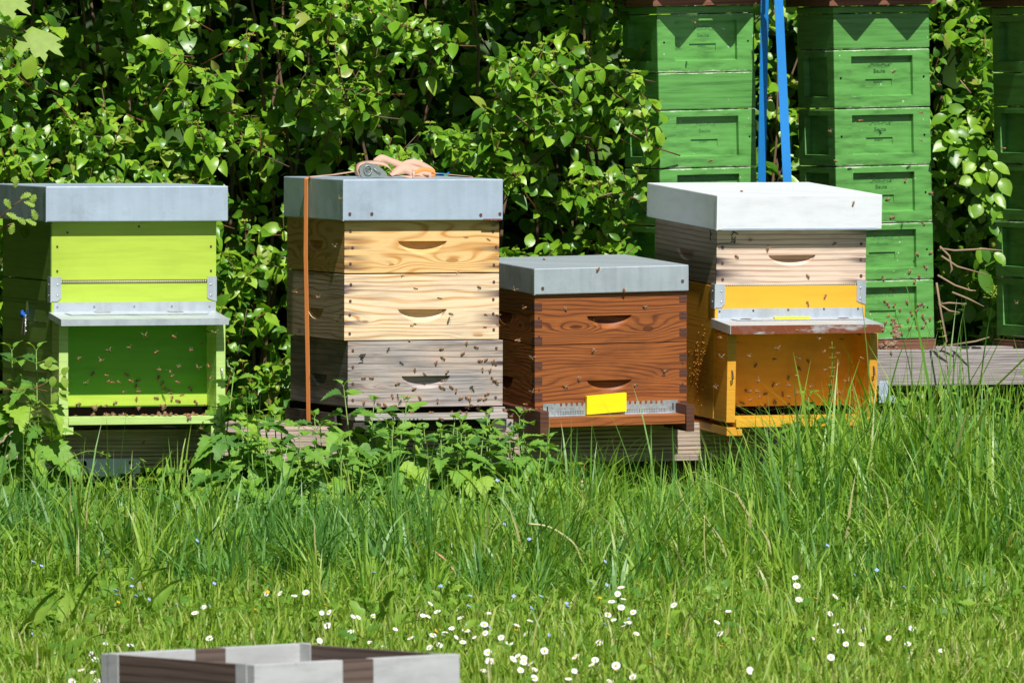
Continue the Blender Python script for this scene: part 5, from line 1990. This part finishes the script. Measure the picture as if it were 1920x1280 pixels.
# short lawn
vf = VF()
n = 52000
x, y = xy_field(n, 17.8, 22.2)
edge = 21.35 + .25 * np.sin(x * 4.0) + .12 * np.sin(x * 11 + 1)
keep = (y < edge + .7 * rng.rand(n))
x, y = x[keep], y[keep]
n = len(x)
cl = .5 + .5 * vn(x, y, 4.0, .4)
H = rng.uniform(.032, .095, n) * (.7 + .6 * cl) * np.where(rng.rand(n) < .04, 1.7, 1) * (1 + .8 * np.clip((y - 20.9) / .8, 0, 1))
add_blades(vf, np.stack([x, y, np.zeros(n)], -1), H, rng.uniform(0, 6.28, n), rng.uniform(.1, 1.6, n), rng.uniform(.0030, .0072, n), 3)
vf.done('lawn_grass', 'grass_short', smooth=False, kind='stuff', label='short yellowish green lawn grass in the foreground')

# meadow: taller grass
vf, vb = VF(), VF()
n = 22000
x, y = xy_field(n, 21.2, 24.35)
edge = 21.25 + .25 * np.sin(x * 4.0) + .12 * np.sin(x * 11 + 1)
px = gp_(x, y)
keep = (y > edge - .5 * rng.rand(n) ** 2) & (y < rowY(px) + .1)
x, y, px = x[keep], y[keep], px[keep]
n = len(x)
cl = vn(x, y, 3.3, 2.2)
cl2 = vn(x, y, 9.0, .7)
f = np.clip((y - edge[keep]) / .9, 0, 1)
H = .06 + .12 * f
H = H * (1 + .35 * cl + .2 * cl2) * rng.uniform(.6, 1.25, n)
right = np.clip((px - 1330) / 250, 0, 1)
H = H * (1 + .85 * right * np.clip((y - 22.1) / .8, 0, 1)) * (1 + .2 * np.clip((px - 960) / 150, 0, 1) * np.clip((y - 22.6) / .6, 0, 1))
mid = np.exp(-((px - 560) / 130) ** 2) * np.exp(-((y - 22.2) / .35) ** 2)
H = H * (1 + .12 * mid)
H = H * np.where(rng.rand(n) < .06, 1.45, 1.0)
keep = ~((px > 430) & (px < 1000) & (y > 23.0) & (rng.rand(n) < .7)) & ~((px > 430) & (px < 1000) & (y > 22.6) & (rng.rand(n) < .45))
blue = ((mid > .3) & (rng.rand(n) < .55)) | ((cl > .5) & (rng.rand(n) < .3))
az = rng.uniform(0, 6.28, n)
bend = np.abs(rng.normal(.75, .65, n))
Wd = rng.uniform(.0040, .0100, n) * (1 + .3 * right)
Pn = np.stack([x, y, np.zeros(n)], -1)
kink = np.where(rng.rand(n) < .3, rng.uniform(.5, 1.8, n), 0)
k1 = keep & ~blue
k2 = keep & blue
add_blades(vf, Pn[k1], H[k1], az[k1], bend[k1], Wd[k1], 5, kink=kink[k1])
add_blades(vb, Pn[k2], H[k2] * 1.05, az[k2], bend[k2] * .5, Wd[k2], 5)
# clumps fanning out from their own centres, each of one tone
vl = VF()
nc = 760
cx_, cy_ = xy_field(nc, 21.35, 24.1)
cp = gp_(cx_, cy_)
ok_ = (cy_ < rowY(cp) - .05)
for q in range(nc):
    if not ok_[q]:
        continue
    x0_, y0_, p0_ = cx_[q], cy_[q], cp[q]
    f_ = min(1, max(0, (y0_ - 21.2) / .8))
    if 430 < p0_ < 980 and y0_ > 22.75 and rng.rand() < .75:
        continue
    m_ = rng.randint(14, 42)
    hh = (.10 + .16 * f_) * rng.uniform(.7, 1.35) * (1 + .7 * min(1, max(0, (p0_ - 1330) / 250)) * min(1, max(0, (y0_ - 22.2) / .7)))
    a_ = rng.uniform(0, 6.28, m_)
    rr_ = np.abs(rng.normal(0, .028, m_))
    base = np.stack([x0_ + np.cos(a_) * rr_, y0_ + np.sin(a_) * rr_, np.zeros(m_)], -1)
    lean = rng.uniform(0, 6.28)
    az_ = np.where(rng.rand(m_) < .6, a_, lean + rng.normal(0, .5, m_))
    tone = (vb if (430 < p0_ < 800 and 21.7 < y0_ < 22.8) or rng.rand() < .25 else vl if rng.rand() < .45 else vf)
    add_blades(tone, base, hh * rng.uniform(.55, 1.15, m_), az_, np.abs(rng.normal(.7, .5, m_)) + rr_ * 8, rng.uniform(.0045, .0105, m_) * rng.uniform(.75, 1.15), 6, kink=np.where(rng.rand(m_) < .35, rng.uniform(.4, 1.6, m_), 0))
# low clumps reaching into the lawn
for q in range(260):
    x0_, y0_ = xy_field(1, 19.2, 21.6)
    m_ = rng.randint(8, 24)
    a_ = rng.uniform(0, 6.28, m_)
    rr_ = np.abs(rng.normal(0, .02, m_))
    base = np.stack([x0_ + np.cos(a_) * rr_, y0_ + np.sin(a_) * rr_, np.zeros(m_)], -1)
    add_blades(vl if q % 2 else vf, base, rng.uniform(.05, .12, m_) * rng.uniform(.6, 1.1), a_, np.abs(rng.normal(.8, .5, m_)), rng.uniform(.004, .009, m_), 5)
# arching coarse tufts


def tuft(px, py_tip, Y, n, hg, spread=.05, bendr=(.3, 1.7), W=(.005, .0115), vf_=None, kp=.5):
    t_ = P(px, py_tip, Y)
    hg = hg or t_.z * (1.12 if px < 1550 else 1.22)
    xx = t_.x + rng.normal(0, spread, n)
    yy = Y + rng.normal(0, spread, n)
    hh_ = hg * rng.uniform(.6, 1.12, n)
    kk = np.where(rng.rand(n) < kp, rng.uniform(.6, 1.8, n), 0)
    add_blades(vf_ or vf, np.stack([xx, yy, np.zeros(n)], -1), hh_, rng.uniform(0, 6.28, n), rng.uniform(*bendr, n), rng.uniform(*W, n), 8, kink=kk)


for (a, b_, Y, n) in ((1010, 830, 23.5, 14), (1110, 800, 23.6, 14), (1140, 830, 23.5, 14), (1200, 790, 23.6, 12), (1060, 880, 23.3, 20), (1180, 880, 23.3, 22), (1250, 850, 23.4, 16), (1000, 900, 23.2, 18), (1090, 930, 23.0, 25), (1230, 930, 23.0, 25), (1330, 900, 23.2, 18), (1380, 870, 23.4, 18),
                     (1440, 800, 23.7, 10), (1580, 760, 23.8, 22), (1620, 740, 23.9, 26), (1650, 720, 24.0, 26), (1600, 800, 23.6, 40), (1640, 790, 23.7, 40), (1680, 760, 23.9, 26), (1700, 800, 23.6, 36), (1560, 830, 23.5, 34), (1760, 820, 23.6, 34), (1820, 820, 23.6, 34), (1880, 800, 23.6, 34), (1910, 760, 23.8, 20),
                     (1500, 860, 23.4, 28), (1540, 900, 23.2, 36), (1620, 880, 23.2, 44), (1700, 880, 23.2, 44), (1790, 900, 23.1, 44), (1870, 900, 23.1, 44), (1460, 920, 23.0, 30), (1580, 960, 22.7, 40), (1680, 970, 22.7, 44), (1780, 980, 22.7, 44), (1880, 980, 22.7, 44), (1400, 960, 22.8, 26), (1300, 970, 22.8, 26), (1180, 980, 22.7, 26)):
    tuft(a, b_, Y, int(n * 1.5), None, .055)
for (a, b_, Y, n) in ((780, 880, 23.3, 12), (740, 840, 23.4, 8), (820, 880, 23.3, 8), (497, 700, 23.75, 3), (475, 760, 23.7, 4), (1765, 640, 24.3, 3), (1800, 660, 24.3, 4), (1810, 620, 24.35, 3), (1725, 680, 24.2, 3), (1720, 610, 24.3, 2), (1630, 620, 24.3, 3)):
    tuft(a, b_, Y, n, None, .02, (.05, .5), (.004, .007), vb, kp=.15)
vf.done('meadow_grass', 'grass_tall', smooth=False, kind='stuff', label='tall uncut meadow grass before the beehives')
vl.done('light_grass', 'grass_light', smooth=False, kind='stuff', label='clumps of broad bright yellowish green grass blades')
vb.done('bluish_grass', 'grass_blue', smooth=False, kind='stuff', label='clumps of finer bluish green grass in the meadow')

# small ground weeds (larger leaved towards the left)
vf = VF()
n = 42000
x, y = xy_field(n, 18.2, 24.6)
px = gp_(x, y)
cl = vn(x, y, 5.0, 5.1)
leftm = np.clip((700 - px) / 500, 0, 1)
k = (rng.rand(n) < (.32 + .5 * leftm * (y < 23.4) + .35 * (cl > .2) + .5 * (y > 23.0)) * np.clip((y - 20.0) / 1.2, .16, 1))
x, y, px = x[k], y[k], px[k]
n = len(x)
z = rng.uniform(.01, .09, n) * (1 + 1.4 * np.clip((y - 21.6) / 1.2, 0, 1)) * rng.uniform(.4, 1, n) + .01
az = rng.uniform(0, 6.28, n)
el = rng.uniform(-.3, .9, n)
D = np.stack([np.cos(az) * np.cos(el), np.sin(az) * np.cos(el), np.sin(el)], -1)
N = np.stack([rng.normal(0, .35, n), rng.normal(-.35, .35, n), np.ones(n)], -1)
Ls = rng.uniform(.010, .032, n) * (1 + .7 * np.clip((900 - px) / 700, 0, 1) * (y > 21.6))
q1 = px % 3 < 1.6
add_leaves(vf, np.stack([x, y, z], -1)[q1], D[q1], N[q1], Ls[q1], Ls[q1] * .55, 'ovate', .4, .2)
q2 = ~q1
add_leaves(vf, np.stack([x, y, z], -1)[q2], D[q2], N[q2], Ls[q2] * 1.5, Ls[q2] * .9, 'lobed', .4, .2)
vf.done('ground_weeds', 'ground_weeds', kind='stuff', label='low mat of small leaved weeds between the grass blades')

# ------------------------------------------------------------------ daisies


def daisy_parts(i):
    rr = random.Random(i + 40)
    vf = VF()
    n = 22
    az = np.linspace(0, 2 * math.pi, n, endpoint=False)
    el = rr.uniform(.05, .45)
    D = np.stack([np.cos(az) * math.cos(el), np.sin(az) * math.cos(el), np.full(n, math.sin(el))], -1)
    add_leaves(vf, D * .0022, D, np.tile((0, 0, 1.0), (n, 1)), .0082, .0024, 'lance', .15, .05)
    V = np.concatenate(vf.v)
    Q = np.concatenate(vf.f)
    me = bpy.data.meshes.new('petals')
    me.from_pydata(V.tolist(), [], Q.tolist())
    me.materials.append(M['petal'])
    b = B()
    b.ball((0, 0, .001), .0034, (1, 1, .55), 2)
    mc = bpy.data.meshes.new('flower_centre')
    b.bm.to_mesh(mc)
    b.bm.free()
    mc.materials.append(M['yolk'])
    b = B()
    b.tube([(0, 0, 0), (.002, .001, -.03), (-.001, .002, -.062)], .0009, 4)
    ms = bpy.data.meshes.new('stem')
    b.bm.to_mesh(ms)
    b.bm.free()
    ms.materials.append(M['stem'])
    return me, mc, ms


DP = [daisy_parts(i) for i in range(4)]
DAISY = [(526, 1112), (552, 1117), (574, 1111), (500, 1112), (382, 1138), (366, 1149), (603, 1149), (617, 1147), (672, 1158), (662, 1156), (701, 1155), (614, 1172), (658, 1184), (807, 1132), (821, 1147), (803, 1155), (793, 1154), (864, 1158), (741, 1180), (770, 1195), (599, 1201), (693, 1204), (393, 1197), (835, 1187), (847, 1178), (874, 1182), (891, 1195), (910, 1186), (868, 1204), (824, 1209), (720, 1213), (805, 1213), (244, 1210), (198, 1207), (171, 1225), (152, 1255), (175, 1260), (180, 1237), (182, 1276), (135, 1277), (916, 1238), (907, 1257),
         (916, 1150), (908, 1170), (994, 1164), (988, 1188), (968, 1173), (1140, 1152), (1151, 1162), (1169, 1170), (1165, 1139), (1187, 1147), (1158, 1113), (1169, 1123), (1165, 1102), (1147, 1127), (1179, 1167), (1264, 1134), (1344, 1167), (1350, 1187), (1366, 1146), (1193, 1188), (1124, 1205), (1079, 1230), (1116, 1237), (1110, 1246), (1077, 1258), (921, 1239), (962, 1236), (971, 1229), (982, 1234), (982, 1241), (996, 1244), (976, 1256), (1002, 1255), (1002, 1270), (1066, 1273), (1143, 1277), (1187, 1269), (1155, 1247), (1405, 1259), (1021, 1220), (915, 1223),
         (1491, 1082), (1494, 1098), (1498, 1124), (1565, 1119), (1557, 1150), (1568, 1171), (1576, 1183), (1619, 1180), (1666, 1195), (1523, 1197), (1586, 1207), (1615, 1208), (1710, 1178), (1702, 1207), (1558, 1232), (1406, 1255), (1766, 1219), (940, 1195), (955, 1205), (855, 1195), (812, 1190), (878, 1172)]
for i, (px, py) in enumerate(DAISY):
    hz = .066 + .03 * max(0, (1180 - py) / 80)
    Y = GY(py, hz)
    p = P(px, py, Y)
    reg = ('behind the back rim of the grey box' if 220 < px < 760 else 'left of the grey box' if px <= 220 else 'just right of the grey box' if px < 1030 else 'in the middle of the lawn' if px < 1300 else 'in the right part of the lawn')
    row = 'near' if py > 1200 else 'far'
    root = empty('daisy', p, (R(rng.uniform(15, 60)), R(rng.uniform(-30, 30)), rng.uniform(-.7, .7)), label='white daisy with a yellow centre, %s one %s' % (row, reg), cat='daisy', group='daisies %s, %s' % (reg, row))
    s = rng.uniform(.70, 1.02)
    root.scale = (s, s, s)
    me, mc, ms = DP[i % 4]
    for nm, mm in (('petals', me), ('flower_centre', mc), ('stem', ms)):
        o = bpy.data.objects.new(nm, mm)
        COL.objects.link(o)
        o.parent = root

# speedwell and buttercup dots


def dots(name, mat, lst, r, label, group, cat):
    b = B()
    for k in range(4):
        a_ = k * 1.57
        b.ball((math.cos(a_) * r * .7, math.sin(a_) * r * .7, 0), r * .75, (1, 1, .35), 1)
    b.tube([(0, 0, 0), (0, .002, -.05)], .0008, 4, 1)
    me = bpy.data.meshes.new(name)
    b.bm.to_mesh(me)
    b.bm.free()
    me.materials.append(M[mat])
    me.materials.append(M['stem'])
    for i, (px, py) in enumerate(lst):
        hz = .06 + .12 * max(0, (1160 - py) / 150)
        Y = GY(py, hz)
        o = bpy.data.objects.new(name, me)
        COL.objects.link(o)
        o.location = P(px, py, Y - .02)
        o.rotation_euler = (R(rng.uniform(20, 60)), 0, rng.uniform(0, 3))
        where = 'left part' if px < 640 else 'middle' if px < 1280 else 'right part'
        tag(o, label % where, cat, group % where)


dots('speedwell_flower', 'speedwell', [(62, 1052), (78, 1060), (217, 1106), (218, 1114), (247, 1098), (280, 1123), (248, 1085), (332, 1134), (394, 1136), (370, 1013), (60, 1187), (255, 1117), (402, 1093), (932, 900), (946, 982), (992, 1010), (1015, 1117), (1030, 1190), (963, 1117), (1062, 1130), (1064, 1137), (879, 1135), (882, 1116), (1107, 1090), (1138, 1096), (1135, 1052), (1180, 1160), (1134, 1170), (1004, 1145), (997, 1139), (919, 1176), (1070, 1168), (1644, 1068), (1603, 1078), (701, 1073), (826, 1098), (610, 918), (1695, 1100), (1552, 1022)], .0042,
     'tiny blue speedwell flower in the %s of the grass', 'speedwell flowers in the %s', 'flower')
dots('yellow_flower', 'buttercup', [(502, 1109), (320, 1161), (222, 1128), (480, 1142), (1125, 1120), (1013, 1216), (968, 1180), (1197, 1095), (1297, 1208), (1252, 1190), (1529, 1122), (1781, 1083), (670, 1182), (818, 1182), (610, 1134), (1220, 1242), (1155, 1257), (1353, 1210), (1673, 1178)], .004,
     'tiny yellow flower in the %s of the grass', 'tiny yellow flowers in the %s', 'flower')
